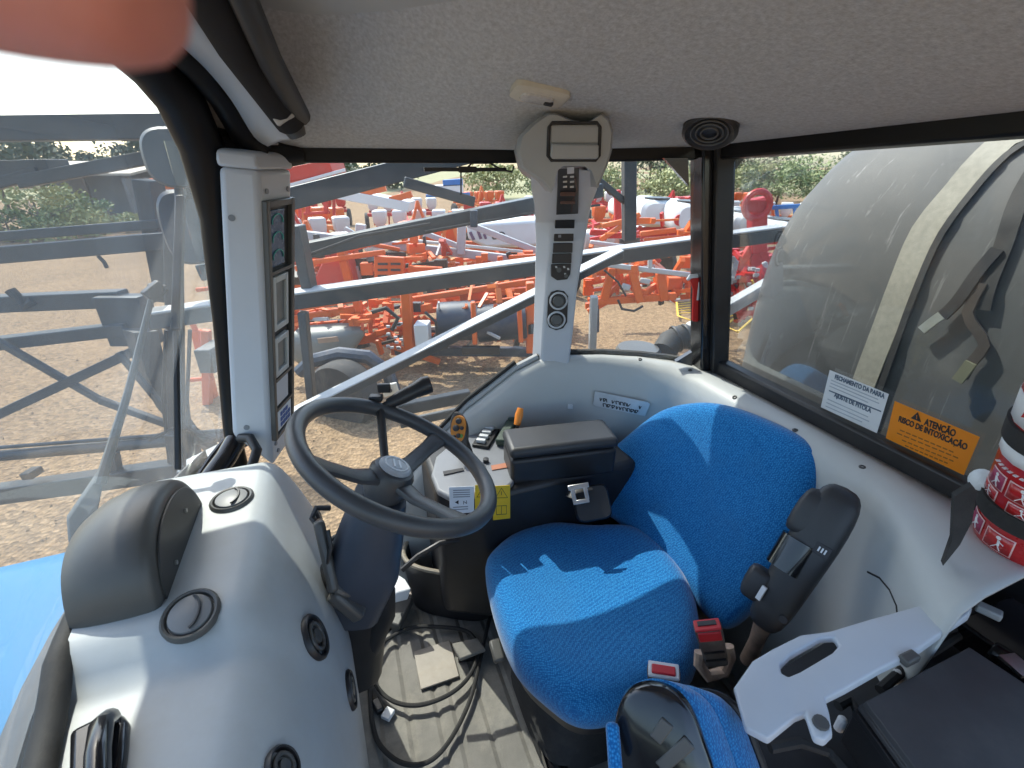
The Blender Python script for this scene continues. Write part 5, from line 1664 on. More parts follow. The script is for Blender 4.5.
# ------------------------------------------------------------------ the sprayer's own booms, folded along its side and front
def pxbar(mm, x0, y0, x1, y1, wpx, pf, depth=None, k=1.0):
    """a square tube whose centre line runs between two points of one upright plane"""
    p, q = pf(x0, y0), pf(x1, y1)
    t = ((p + q) / 2 - EYE).dot(D(512, 384).normalized())
    w = wpx * t / FPX
    mm.bar(p, q, depth or w * 0.8, w)
BS = thing('side_boom', 'long blue grey sprayer boom folded along the right side of the cab', 'spray boom', cab(0.2, 2.4, -2.9))
def side(r): return lambda x, y: PR(x, y, r)
def boompart(name, segs, pf, mt=M['boom'], par=BS, depth=None):
    mm = MB()
    for sgm in segs: pxbar(mm, *sgm, pf, depth)
    return mm.build(name, mt, par, bevel=0.006)
boompart('beam', [(150, 319, 830, 227, 14)], side(2.45), depth=0.10)
boompart('beam', [(200, 272, 600, 190, 14)], side(3.0), depth=0.10)
boompart('beam', [(200, 222, 480, 150, 20)], side(3.5), depth=0.12)
boompart('beam', [(180, 472, 620, 254, 8)], side(2.2), depth=0.08)
boompart('sunlit_top_strip', [(150, 311.4, 830, 219.4, 2.2)], side(2.45), M['galv'], depth=0.108)  # pale strip added to paint sunlight on the beam's top edge
boompart('sunlit_top_strip', [(180, 467.4, 620, 249.4, 1.8)], side(2.2), M['galv'], depth=0.088)  # same painted sunlight along the lower beam
boompart('beam', [(690, 330, 800, 266, 12)], side(2.6), M['galv'], depth=0.08)
boompart('brace', [(404, 182, 474, 202, 10)], side(3.2))
boompart('post', [(297, 225, 312, 300, 18)], side(2.5), depth=0.05)
boompart('post', [(303, 312, 312, 400, 10)], side(2.4))
boompart('post', [(629, 160, 629, 240, 15)], side(3.4))
boompart('brace', [(598, 180, 629, 205, 6), ], side(3.4))
boompart('rail', [(594, 296, 592, 356, 9)], side(2.1), M['galv'])
boompart('bracket', [(474, 210, 474, 227, 9)], side(2.9), M['drum'])
boompart('brace', [(395, 410, 470, 395, 12), (400, 424, 520, 398, 8)], side(2.1))
m = MB()
m.tube([PR(425, 232, 2.9), PR(470, 224, 2.9), PR(540, 212, 2.9), PR(600, 205, 2.9)], 0.008, n=6)
m.tube([PR(290, 262, 2.6), PR(360, 236, 2.6), PR(430, 224, 2.6)], 0.008, n=6)
m.build('spray_hose', M['rubber'], BS)
BF = thing('front_boom', 'grey steel boom frame with crossing braces in front of the windscreen', 'spray boom', V((-2.8, 3.2, GZ)))
def fp_(y): return lambda x, yy: PY(x, yy, y)
boompart('beam', [(-60, 130, 180, 127, 22)], fp_(3.7), par=BF, depth=0.2)
boompart('beam', [(-60, 172, 60, 168, 16)], fp_(3.9), par=BF, depth=0.2)
boompart('brace', [(20, 182, 190, 150, 12)], fp_(3.8), par=BF)
boompart('brace', [(-60, 200, 40, 172, 10)], fp_(3.8), par=BF)
boompart('beam', [(-60, 241, 160, 224, 9)], fp_(3.4), par=BF)
boompart('beam', [(-60, 260, 172, 240, 16)], fp_(3.2), par=BF, depth=0.1)
boompart('beam', [(-60, 306, 125, 298, 16)], fp_(3.0), par=BF, depth=0.1)
boompart('beam', [(-60, 350, 130, 328, 12)], fp_(2.9), par=BF, depth=0.1)
boompart('brace', [(-60, 442, 132, 352, 9), (-60, 308, 100, 400, 7), (100, 400, 200, 436, 7)], fp_(2.8), par=BF)
boompart('brace', [(118, 352, 190, 440, 6)], fp_(2.7), par=BF)
boompart('node_plate', [(108, 320, 152, 320, 50)], fp_(2.95), par=BF, depth=0.12)
boompart('post', [(148, 180, 170, 300, 22)], fp_(3.6), par=BF, depth=0.12)
boompart('post', [(172, 230, 176, 480, 11)], fp_(2.6), par=BF)
m = MB()
arc = [PY(x, y, 2.8) for x, y in ((140, 330), (152, 372), (168, 405), (190, 432), (215, 450), (240, 460))]
m.tube(arc, [0.11, 0.10, 0.085, 0.07, 0.06, 0.06], n=4, flat=0.5)
m.build('curved_arm', M['boom'], BF)
m = MB()
for (x0, y0, x1, y1) in ((-60, 461, 230, 436), (-60, 452, 230, 430)):
    m.tube([PY(x0, y0, 2.55), PY(x1, y1, 2.55)], 0.035 if y0 > 455 else 0.012, n=12)
m.build('pipe', M['boom'], BF)
boompart('beam', [(-60, 502, 230, 462, 18)], fp_(2.5), par=BF, depth=0.1)
boompart('bracket', [(112, 452, 118, 482, 10), (30, 470, 34, 476, 14), (180, 430, 190, 470, 22)], fp_(2.5), par=BF)
m = MB().tube([PY(10, 290, 2.95), PY(26, 306, 2.95), PY(34, 300, 2.95)], 0.03, n=8).tube([PY(98, 256, 3.15), PY(104, 262, 3.15), PY(107, 268, 3.15)], 0.012, n=6)
m.build('nozzle_body', M['rubber'], BF)
m = MB()
for x in (166, 183, 190): m.tube([PY(x, 330, 2.5), PY(x - 3, 400, 2.5), PY(x + 4, 470, 2.5)], 0.010, n=6)
m.tube([PY(150, 440, 2.5), PY(180, 425, 2.5), PY(215, 440, 2.5)], 0.012, n=6)
m.build('hydraulic_hose', M['rubber'], BF)

# ------------------------------------------------------------------ machines parked in the yard
def rig(name, label, cat, Y, specs, group=None):
    """specs: (part, material, bars[, depth step]); a bar is (x0, y0, x1, y1, thickness) on the upright plane at distance Y"""
    root = thing(name, label, cat, V(((specs[0][2][0][0] - 512) / FPX * Y, Y, GZ)), group)
    for sp in specs:
        part, mt, bars = sp[:3]
        dy = sp[3] if len(sp) > 3 else 0.0
        dp = sp[4] if len(sp) > 4 else None
        mm = MB()
        for b_ in bars: pxbar(mm, *b_, fp_(Y + dy), dp)
        mm.build(part, mt, root, bevel=0.012, seg=1)
    return root
def addtube(root, part, mt, px, Y, r, n=10):
    MB().tube([PY(x, y, Y) for x, y in px], r, n=n).build(part, mt, root)
CL = [0]
def clutter(root, part, mats, box, Y0, Y1, n, wpx):
    """the small bars, rams and brackets of a machine, at many depths between Y0 and Y1"""
    CL[0] += 1
    rnd = random.Random(CL[0] * 17)
    ms = [MB() for _ in mats]
    x0, x1, y0, y1 = box
    for i in range(n):
        x, y, Y = rnd.uniform(x0, x1), rnd.uniform(y0, y1), rnd.uniform(Y0, Y1)
        k = rnd.random()
        if k < .45: a_ = rnd.uniform(-.25, .05)
        elif k < .7: a_ = rnd.uniform(1.2, 1.9)
        else: a_ = rnd.uniform(-1.1, 1.1)
        L_ = rnd.uniform(6, 26) * (1.3 if k < .45 else .8)
        dx, dy = math.cos(a_) * L_ / 2, math.sin(a_) * L_ / 2
        w = wpx * rnd.uniform(.5, 1.3) * Y / FPX
        mm = ms[i % len(ms)]
        p_, q_ = PY(max(x0, x - dx), y - dy, Y), PY(min(x1, x + dx), y + dy, Y + rnd.uniform(-.3, .3))
        if p_.z < GZ + .05: p_.z = GZ + .05
        if q_.z < GZ + .05: q_.z = GZ + .05
        if (q_ - p_).length > 0.02: mm.bar(p_, q_, w, w * rnd.uniform(.5, 1.6))
        if rnd.random() < .3: mm.box(p_, (w * 2, w * 1.5, w * 2))
    for mm, mt in zip(ms, mats):
        if mm.v: mm.build(part, mt, root)
def panel(root, part, mt, px, Y, th):
    return MB().prism([PY(x, y, Y) for x, y in px], V((0, th, 0))).build(part, mt, root, bevel=0.015, seg=1)
def wheel_at(root, x, y, Y, R, w, ax=V((1, 0, 0)), rim=None):
    c_ = PY(x, y, Y)
    t_ = MB().disc(c_ - ax * w / 2, ax, [(R * .6, 0), (R * .93, 0.01), (R, w * .2), (R, w * .8), (R * .93, w), (R * .6, w)], 32).build('tyre', M['tyre'], root)
    MB().disc(c_ - ax * w * .4, ax, [(R * .6, 0), (R * .5, w * .3), (R * .2, w * .35), (R * .15, w * .9), (0, w * .9)], 24).build('wheel_rim', rim or M['orange'], t_)

# 1 nearest orange sprayer with dark drums
o1 = rig('trailed_sprayer', 'orange trailed sprayer with two dark blue drums and a grey tank outside the side window', 'farm machine', 6.6, [
    ('frame_beam', M['orange'], [(270, 312, 356, 298, 7), (270, 322, 356, 309, 7), (356, 296, 362, 322, 9)], 0.0),
    ('frame_beam', M['orange'], [(410, 300, 540, 280, 6), (405, 314, 540, 296, 5)], 0.3),
    ('frame_beam', M['orange'], [(330, 352, 420, 318, 6), (360, 335, 440, 362, 6), (380, 368, 430, 345, 6), (300, 330, 330, 352, 6)], 0.2),
    ('frame_post', M['orange'], [(406, 290, 410, 348, 12)], -0.2),
    ('frame_post', M['orange'], [(530, 282, 530, 352, 10)], -0.1),
    ('frame_post', M['orange'], [(293, 300, 296, 345, 9)], 0.1),
    ('slat_panel', M['orange'], [(318, 330, 402, 316, 3), (320, 336, 402, 322, 3), (322, 342, 402, 329, 3), (330, 349, 402, 335, 3)], 0.5),
    ('drum_band', M['orange'], [(473, 302, 475, 344, 6)], -0.36),
    ('drum_band', M['orange'], [(519, 304, 521, 342, 6)], -0.36),
    ('axle_beam', M['drum'], [(395, 350, 540, 352, 9)], 0.3),
    ('control_box', M['poly'], [(416, 333, 430, 333, 22)], -0.3),
    ('hitch', M['black'], [(432, 338, 445, 346, 10), (462, 350, 500, 350, 8)], -0.2),
], )
d = MB().cyl(PY(440, 322, 6.7), PY(476, 320, 6.7), 0.29, 28).build('drum', M['drum'], o1)
d = MB().cyl(PY(478, 324, 6.6), PY(526, 320, 6.6), 0.27, 28).build('drum', M['drum'], o1)
m = MB().loft([m_ for m_ in [MB().ring(PY(x, y, 6.4), V((0, 1, 0)), U3, w, w, 24, 3) for x, y, w in ((296, 346, 0.20), (302, 345, 0.26), (342, 342, 0.26), (352, 338, 0.20), (364, 332, 0.05))]])
m.build('spray_tank', M['greypoly'], o1)
m = MB().bar(PY(318, 341, 6.05), PY(338, 339, 6.05), 0.01, 0.07)
m.build('tank_emblem', mat('faded_orange', (0.40, 0.26, 0.17), 0.6), o1)
wheel_at(o1, 345, 394, 5.3, 0.44, 0.32, V((0.35, 0.93, 0)))
addtube(o1, 'mudguard', M['drum'], [(300, 372), (312, 361), (340, 354), (368, 357), (388, 372), (394, 392)], 5.5, 0.09)
clutter(o1, 'linkage', [M['orange']], (292, 400, 300, 352), 6.2, 7.4, 60, 4.6)
clutter(o1, 'linkage', [M['orange'], M['orange2']], (404, 534, 284, 338), 6.5, 7.6, 52, 4.6)
clutter(o1, 'pump_gear', [M['black'], M['drum']], (292, 534, 305, 358), 6.6, 7.4, 26, 5)
clutter(o1, 'pipework', [M['galv']], (300, 530, 300, 345), 6.3, 7.2, 12, 2)
addtube(o1, 'hose', M['rubber'], [(425, 312), (436, 322), (437, 336)], 6.2, 0.02)
addtube(o1, 'hose', M['rubber'], [(372, 312), (386, 308), (398, 318), (392, 330)], 6.2, 0.03)
m = MB()
random.seed(5)
for i in range(14):
    x, y = random.uniform(388, 402), random.uniform(320, 350)
    m.box(PY(x, y, 6.2), (0.05, 0.03, 0.03))
m.build('bolt_row', M['galv'], o1)
m = MB().prism([PY(x, y, 3.6) for x, y in ((380, 386), (396, 383), (399, 394), (384, 398))], V((0, 0.03, 0)))
o = m.build('hitch_plate', M['cream'], None, 'small cream steel plate with a round hole beyond the steering wheel', 'plate', bevel=0.01)
MB().disc(PY(390, 390.5, 3.59), V((0, -1, 0)), [(0.02, 0), (0.02, 0.004), (0, 0.004)], 14).build('plate_hole', M['ink'], o)

# 2 red hooded machine and its orange grilles
o2 = rig('hooded_planter', 'machine with faded red sloping hood and orange slotted grilles behind the boom', 'farm machine', 8.4, [
    ('frame_beam', M['orange'], [(300, 264, 385, 252, 5)], -0.3),
    ('frame_post', M['orange'], [(340, 244, 352, 290, 10)], -0.2),
    ('frame_beam', M['orange'], [(300, 284, 440, 280, 5)], 0.2),
    ('side_arm', M['orange'], [(350, 250, 372, 244, 4), (372, 244, 400, 250, 4)], 0.3),
    ('motor', M['black'], [(358, 274, 372, 274, 20), (300, 250, 330, 252, 12)], 0.4),
    ('cylinder', M['galv'], [(356, 266, 360, 284, 6), (296, 243, 340, 248, 5)], 0.1),
])
panel(o2, 'hood_panel', M['pinkred'], [(322, 263), (349, 259), (356, 290), (308, 292)], 8.2, 0.5)
for (x0, x1, ya, yb) in ((374, 404, 256, 288), (408, 442, 266, 290)):
    g = panel(o2, 'grille', M['orange'], [(x0, ya), (x1, ya + 2), (x1, yb), (x0, yb)], 8.1, 0.12)
    mm = MB()
    for k in range(4):
        yy = ya + 8 + k * 6
        for q in (0.12, 0.55): mm.box(PY(x0 + (x1 - x0) * (q + 0.17), yy, 8.09), ((x1 - x0) / FPX * 8.1 * 0.32, 0.02, 0.035))
    mm.build('grille_slot', M['ink'], g)
clutter(o2, 'linkage', [M['orange']], (296, 450, 240, 296), 8.2, 9.4, 66, 4.6)
clutter(o2, 'pump_gear', [M['black'], M['pinkred']], (296, 450, 246, 296), 8.4, 9.2, 22, 6)
clutter(o2, 'pipework', [M['galv']], (296, 450, 240, 290), 8.2, 9.2, 14, 2)
# 2b a third orange machine standing beside it
o2b = rig('orange_cultivator', 'orange cultivator crowded with bars beyond the two dark blue drums', 'farm machine', 8.8, [
    ('toolbar', M['orange'], [(430, 282, 560, 270, 6), (430, 296, 560, 288, 6)], 0.0, 0.15),
    ('frame_post', M['orange'], [(452, 262, 455, 300, 7), (500, 256, 503, 300, 7), (545, 250, 548, 300, 7)], 0.1),
], )
clutter(o2b, 'linkage', [M['orange']], (430, 560, 256, 312), 8.4, 9.8, 80, 4.8)
clutter(o2b, 'pump_gear', [M['black'], M['orange2']], (430, 560, 262, 312), 8.7, 9.6, 22, 5)
# 3 pale truss in the yard
o3 = rig('lattice_boom', 'pale grey lattice boom with an upright post standing among the orange machines', 'spray boom', 9.2, [
    ('chord', M['galv'], [(280, 232, 545, 263, 8)], 0.0, 0.12),
    ('chord', M['galv'], [(408, 240, 545, 254, 3)], 0.25),
    ('upright', M['galv'], [(462, 222, 461, 254, 10)], -0.1),
    ('upright', M['galv'], [(361, 224, 360, 243, 9)], -0.1),
    ('diagonal', M['galv'], [(468, 224, 545, 254, 6)], 0.0),
    ('diagonal', M['galv'], [(422, 232, 458, 246, 5)], 0.0),
    ('diagonal', M['galv'], [(345, 228, 358, 236, 4)], 0.0),
    ('clamp', M['black'], [(316, 234, 317, 242, 6), (424, 236, 425, 246, 4), (508, 252, 510, 258, 5)], -0.2),
])
# 4 white hopper with lettering
WH = thing('white_hopper', 'white hopper machine with dark lettering far behind the lattice boom', 'farm machine', V(((505 - 512) / FPX * 12.5, 12.5, GZ)))
m = MB().prism([PY(x, y, 12.5) for x, y in ((466, 224), (548, 219), (552, 246), (486, 248), (468, 240))], V((0, 1.1, 0)))
hop = m.build('hopper', M['poly'], WH, bevel=0.08)
p_, q_ = PY(490, 240.5, 12.49), PY(503, 238.5, 12.49)
text('lettering', 'to', PY(491, 240.0, 12.485), q_ - p_, U3, 0.36, M['ink'], hop, ext=0.004, sx=1.25)
m = MB()
for b_ in ((470, 232, 474, 240, 3), (478, 231, 481, 239, 3), (484, 234, 486, 239, 2.5)): pxbar(m, *b_, fp_(12.48), 0.008)
m.build('lettering_trace', mat('purple_ink', (0.12, 0.06, 0.12), 0.6), hop)
m = MB()
for b_ in ((470, 250, 550, 250, 5), (474, 250, 474, 268, 4), (540, 248, 540, 268, 4)): pxbar(m, *b_, fp_(12.8))
m.build('frame', M['orange'], WH)

# 5 orange planter seen through the corner pane
o5 = rig('row_planter', 'orange planter frame with white top bar seen through the corner window', 'planter', 6.9, [
    ('top_bar', M['galv'], [(594, 263, 690, 275, 5)], -0.1),
    ('top_bar', M['galv'], [(590, 242, 650, 250, 4)], 0.6),
    ('toolbar', M['orange'], [(590, 302, 676, 296, 7)], 0.0),
    ('leg', M['orange'], [(612, 268, 604, 300, 8)], 0.0),
    ('leg', M['orange'], [(632, 270, 640, 302, 8)], -0.1),
    ('leg', M['orange'], [(660, 272, 664, 300, 9)], 0.0),
    ('brace', M['orange'], [(606, 296, 632, 274, 5), (640, 298, 662, 282, 5), (588, 312, 612, 298, 6)], 0.1),
    ('leg', M['drum'], [(597, 300, 597, 332, 5)], 0.1),
    ('roller', M['orange'], [(640, 234, 676, 230, 5), (644, 240, 680, 237, 4)], 0.9),
    ('roller', M['orange2'], [(600, 240, 640, 214, 5), (602, 226, 630, 220, 5)], 1.2),
    ('upright', M['galv'], [(650, 243, 650, 268, 5)], -0.3),
    ('side_plate', M['orange'], [(588, 262, 608, 264, 20)], 0.2),
    ('motor', M['galv'], [(622, 286, 630, 288, 6), (640, 280, 650, 282, 5)], -0.1),
])
addtube(o5, 'hose', M['rubber'], [(618, 300), (622, 309), (634, 311), (643, 306)], 6.7, 0.018)
addtube(o5, 'hose', M['rubber'], [(604, 270), (618, 282), (626, 296)], 6.7, 0.015)
clutter(o5, 'linkage', [M['orange']], (588, 692, 258, 302), 6.8, 7.8, 44, 4.6)
clutter(o5, 'linkage', [M['orange2'], M['redp']], (588, 692, 216, 262), 7.8, 9.2, 30, 3)
clutter(o5, 'pump_gear', [M['black'], M['galv']], (592, 690, 236, 300), 7.0, 8.4, 18, 3)
# 6 yellow gates lying in front of it
for i, (pts, lab) in enumerate(((((676, 296), (690, 291), (742, 312), (720, 330), (678, 316)), 'yellow wire gate lying flat on the gravel left of the corner post'), (((720, 300), (736, 297), (760, 312), (738, 332), (716, 322)), 'yellow wire gate lying on the gravel beside the red planter'))):
    zg = GZ + 0.1 + 0.12 * i
    P3 = [PZ(x, y, zg - Z0) for x, y in pts]
    g = thing('wire_gate', lab, 'gate', sum(P3, V()) / len(P3))
    MB().tube(P3, 0.022, n=8, loop=True).build('gate_frame', M['yelp'], g)
    mm = MB()
    for k in range(1, 9):
        f = k / 9
        mm.tube([P3[0].lerp(P3[4], f), P3[1].lerp(P3[2], min(1, f * 1.0))], 0.009, n=5)
    mm.build('gate_wire', M['yelp'], g)
# 7 red planter on the right
o7 = rig('red_planter', 'bright red planter with tall mast and round head right of the corner post', 'planter', 6.6, [
    ('mast', M['redp'], [(757, 198, 757, 252, 15)], 0.0, 0.18),
    ('brace', M['redp'], [(752, 246, 730, 280, 8), (760, 246, 776, 292, 8), (757, 246, 757, 290, 7)], 0.0),
    ('toolbar', M['redp'], [(722, 284, 792, 276, 10)], 0.2),
    ('toolbar', M['redp'], [(722, 306, 780, 300, 8)], 0.0),
    ('row_unit', M['redp'], [(738, 290, 742, 318, 8), (752, 288, 756, 314, 8), (766, 286, 770, 312, 8)], -0.1),
    ('row_unit', M['redp'], [(728, 296, 730, 312, 7), (745, 296, 762, 304, 6)], -0.3),
    ('white_pipe', M['galv'], [(718, 256, 736, 260, 6), (736, 260, 730, 284, 6), (720, 284, 740, 280, 4)], -0.3),
    ('cylinder', M['galv'], [(764, 262, 770, 284, 5), (742, 284, 750, 300, 4)], -0.3),
    ('head_plate', M['redp'], [(746, 206, 769, 206, 12)], -0.2, 0.05),
])
m = MB().torus(PY(757, 205, 6.35), V((0, 1, 0)), 0.16, 0.04, 24, 8)
m.build('head_ring', M['redp'], o7)
m = MB()
random.seed(9)
for i in range(26):
    m.box(PY(random.uniform(724, 778), random.uniform(268, 312), 6.2 + random.random() * .2), (0.05, 0.04, 0.04))
m.build('fitting', M['galv'], o7)
clutter(o7, 'linkage', [M['redp']], (720, 786, 252, 316), 6.3, 7.6, 90, 4.8)
clutter(o7, 'pump_gear', [M['black'], M['galv']], (722, 784, 262, 318), 6.4, 7.4, 22, 3)
addtube(o7, 'hose', M['yelp'], [(752, 280), (756, 290), (766, 288), (768, 278)], 6.2, 0.015)
addtube(o7, 'hose', M['rubber'], [(735, 285), (746, 296), (760, 284), (775, 292)], 6.25, 0.02)
# 8 white seed tanks
for i, (x, y, w, h, Y, lab) in enumerate(((652, 212, 17, 14, 11.5, 'white seed tank with black oval lid beside the red mast far left'), (682, 216, 14, 15, 10.6, 'white seed tank with red mark and black lid close to the corner post'), (742, 222, 18, 11, 11.0, 'white seed tank behind the red planter mast'), (774, 228, 16, 10, 10.0, 'white seed tank with lid half hidden by the grey tank'), (625, 208, 12, 9, 15.0, 'small far white tank beyond the orange planter'))):
    tk = thing('seed_tank', lab, 'seed tank', V(((x - 512) / FPX * Y, Y, GZ)), 'white seed tanks in the yard')
    c_ = PY(x, y, Y)
    sx_, sz_ = w * Y / FPX * 0.95, h * Y / FPX * 0.9
    m = MB().loft([m_ for m_ in [MB().ring(c_ + V((0, k, 0)), V((1, 0, 0)), U3, sx_ * s, sz_ * s, 28, 3) for k, s in ((-0.5, 0.1), (-0.5, 0.7), (-0.42, 0.92), (-0.2, 1), (0.8, 1), (1.0, .8))]])
    m.build('tank_body', M['poly'], tk)
    m = MB().loft([m_ for m_ in [MB().ring(c_ + V((0.05, -0.1, sz_ * s2)), V((1, 0, 0)), V((0, 1, 0)), sx_ * .7, 0.35, 24, 2) for s2 in (0.93, 1.05)]])
    m.build('tank_lid', M['black'], tk)
    if i == 1: MB().disc(PY(679, 220, Y - 0.46), V((0.1, -1, 0)), [(0.11, 0), (0.11, 0.03), (0, 0.03)], 18).build('red_mark', M['redp'], tk)
    m = MB()
    for b_ in ((x - w, y + h + 4, x + w, y + h + 3, 5), (x - w * .7, y + h, x - w * .7, y + h + 16, 4), (x + w * .7, y + h, x + w * .7, y + h + 16, 4), (x - w, y + h + 12, x + w, y + h + 8, 3)): pxbar(m, *b_, fp_(Y + 0.2))
    m.build('chassis', M['redp'], tk)
# 9 red mast
o9 = rig('red_planter', 'slim red planter mast standing left of the white tanks', 'planter', 9.5, [
    ('mast', M['redp'], [(617, 190, 618, 226, 8)], 0.0),
    ('arm', M['boom'], [(596, 176, 612, 194, 5)], 0.0),
    ('toolbar', M['redp'], [(590, 232, 650, 236, 6)], 0.0),
    ('brace', M['redp'], [(612, 224, 604, 240, 4), (622, 224, 632, 240, 4), (640, 240, 660, 262, 4)], 0.0),
])
# 10 repeated planters in rows further back
def planter(name, col, hop):
    r_ = thing(name, '', 'planter', V((0, 0, 0)))
    def P(part, mt, boxes, bev=0.02):
        mm = MB()
        for c_, s_ in boxes: mm.box(V(c_), s_)
        return mm.build(part, mt, r_, bevel=bev, seg=1)
    P('toolbar', col, [((0, 0, 0.75), (3.4, 0.16, 0.16)), ((0, 0.7, 0.85), (3.2, 0.12, 0.12))])
    mm = MB().bar(V((0, 0, 0.8)), V((0, -1.7, 0.5)), 0.14, 0.14).bar(V((-.7, 0, 0.8)), V((0, -1.5, 0.5)), 0.08, 0.08).bar(V((.7, 0, 0.8)), V((0, -1.5, 0.5)), 0.08, 0.08)
    mm.build('drawbar', col, r_)
    mm = MB().bar(V((-.3, 0, .8)), V((0, .1, 1.75)), 0.09, 0.09).bar(V((.3, 0, .8)), V((0, .1, 1.75)), 0.09, 0.09).bar(V((0, .1, 1.75)), V((0, .7, .9)), 0.07, 0.07)
    mm.build('mast', col, r_)
    for k in range(5):
        x = -1.4 + 0.7 * k
        mm = MB().bar(V((x, .1, .7)), V((x, .75, .35)), .07, .1).bar(V((x, .7, .75)), V((x, .8, .2)), .06, .08)
        mm.build('row_unit', col, r_)
        mm = MB().loft([[V((x + sx_ * w, .45 + sy_ * w, z)) for sx_, sy_ in ((-1, -1), (1, -1), (1, 1), (-1, 1))] for z, w in ((.85, .10), (1.05, .22), (1.4, .24), (1.44, .2))])
        mm.build('hopper', hop, r_, bevel=0.03)
    for x in (-1.75, 1.75):
        MB().disc(V((x - .1, .2, .42)), V((1, 0, 0)), [(.2, 0), (.40, .02), (.42, .05), (.42, .15), (.40, .18), (.2, .2)], 20).build('wheel', M['tyre'], r_)
    return r_
prot = [planter('row_planter', M['orange'], M['poly']), planter('row_planter', M['redp'], M['poly']), planter('row_planter', M['orange2'], M['orange']), planter('row_planter', M['redp'], M['redp'])]
colw = ['orange planter with white hoppers', 'red planter with white hoppers', 'pale orange planter with orange hoppers', 'all red planter']
spots = [(-4.6, 11.0, 0, .3), (-1.7, 13.4, 2, -.2), (-6.4, 14.5, 1, .5), (-3.3, 17.5, 0, .1), (0.6, 16.8, 1, .4), (-8.2, 19.0, 2, -.3), (2.9, 12.2, 0, .6), (5.6, 14.8, 3, -.4),
         (-0.4, 21.5, 3, .2), (4.2, 19.5, 2, 0.1), (7.8, 18.2, 1, .7), (-5.2, 24.0, 1, .3), (2.2, 25.5, 0, -.2), (8.0, 25.0, 3, .4), (11.0, 21.5, 0, -.5), (-10.2, 25.5, 3, .2), (-12.5, 21.0, 0, .6), (5.2, 30.0, 1, 0.1), (-1.8, 30.5, 2, .5), (12.5, 29.0, 2, .1)]
near_words = ['nearest behind the hooded machine', 'beyond the lattice boom', 'behind the monitor pillar', 'in the second row by the boom', 'left of the control pillar', 'at the far left of the rows', 'behind the corner pane frame', 'near the white seed tanks',
              'in the third row', 'right of the control pillar', 'beside the corner post', 'in the far left row', 'before the far bushes', 'far behind the corner post', 'behind the red mast on the right', 'at the far left end', 'at the outer left edge', 'in the last row on the right', 'in the last row on the left', 'before the far right trees']
used = set()
for (x, y, k, rz), wd in zip(spots, near_words):
    lab = colw[k] + ' parked ' + wd
    if k not in used:
        used.add(k)
        prot[k].location = V((x, y, GZ)); prot[k].rotation_euler = (0, 0, rz); prot[k]['label'] = lab; prot[k]['group'] = 'planters parked in rows'
    else:
        copy_thing(prot[k], V((x, y, GZ)), lab, 'planters parked in rows', rz)
# blue and white machine far off
ob_ = rig('baler', 'far blue and white farm machine beyond the lattice boom', 'farm machine', 22.0, [
    ('body', M['poly'], [(430, 190, 462, 188, 8)], 0.0, 1.2),
    ('hood', M['bluep'], [(444, 183, 462, 182, 6)], -0.2, 0.8),
    ('frame', M['bluep'], [(426, 196, 470, 194, 3)], 0.0),
])
ob2 = rig('blue_implement', 'blue implement frame beyond the red planter on the right', 'farm machine', 14.0, [
    ('frame', M['bluep'], [(764, 208, 800, 206, 4), (776, 206, 778, 222, 3), (794, 206, 796, 220, 3)], 0.0),
    ('beam', M['bluep'], [(700, 206, 724, 210, 4)], 0.2),
])
# red sheet roof beyond the beams
rs = rig('red_canopy', 'faded red canopy of a machine glimpsed above the folded boom', 'canopy', 15.0, [
    ('canopy_sheet', M['pinkred'], [(280, 178, 338, 166, 12)], 0.0, 1.2),
    ('canopy_edge', M['poly'], [(280, 188, 345, 170, 3)], -0.7),
    ('post', M['redp'], [(300, 180, 300, 220, 3), (334, 172, 334, 215, 3)], 0.3),
])
wp_ = rig('white_platform', 'white sloping platform of a machine between the two upper booms', 'platform', 13.0, [
    ('deck', M['poly'], [(336, 192, 412, 206, 9)], 0.0, 0.8),
    ('rail', M['orange'], [(360, 194, 386, 188, 6), (390, 200, 412, 194, 6)], -0.3),
    ('rail', M['redp'], [(304, 214, 330, 212, 3), (308, 198, 308, 214, 4), (326, 196, 326, 213, 4)], 0.0),
])
# orange machine glimpsed through the windscreen, right of the mirror
of_ = rig('orange_sprayer', 'orange and white machine glimpsed between the mirror and the dark pillar', 'farm machine', 5.4, [
    ('cowling', M['orange2'], [(166, 186, 212, 178, 14)], 0.0, 0.5),
    ('mudguard', M['poly'], [(164, 192, 200, 190, 4)], -0.3),
    ('frame', M['orange'], [(196, 330, 214, 400, 9), (180, 300, 206, 350, 5), (196, 290, 230, 286, 4)], 0.4),
    ('frame', M['orange'], [(206, 330, 208, 420, 8), (190, 380, 214, 378, 4)], 0.2),
    ('tank', M['boom'], [(206, 356, 222, 356, 24)], 0.0, 0.4),
])

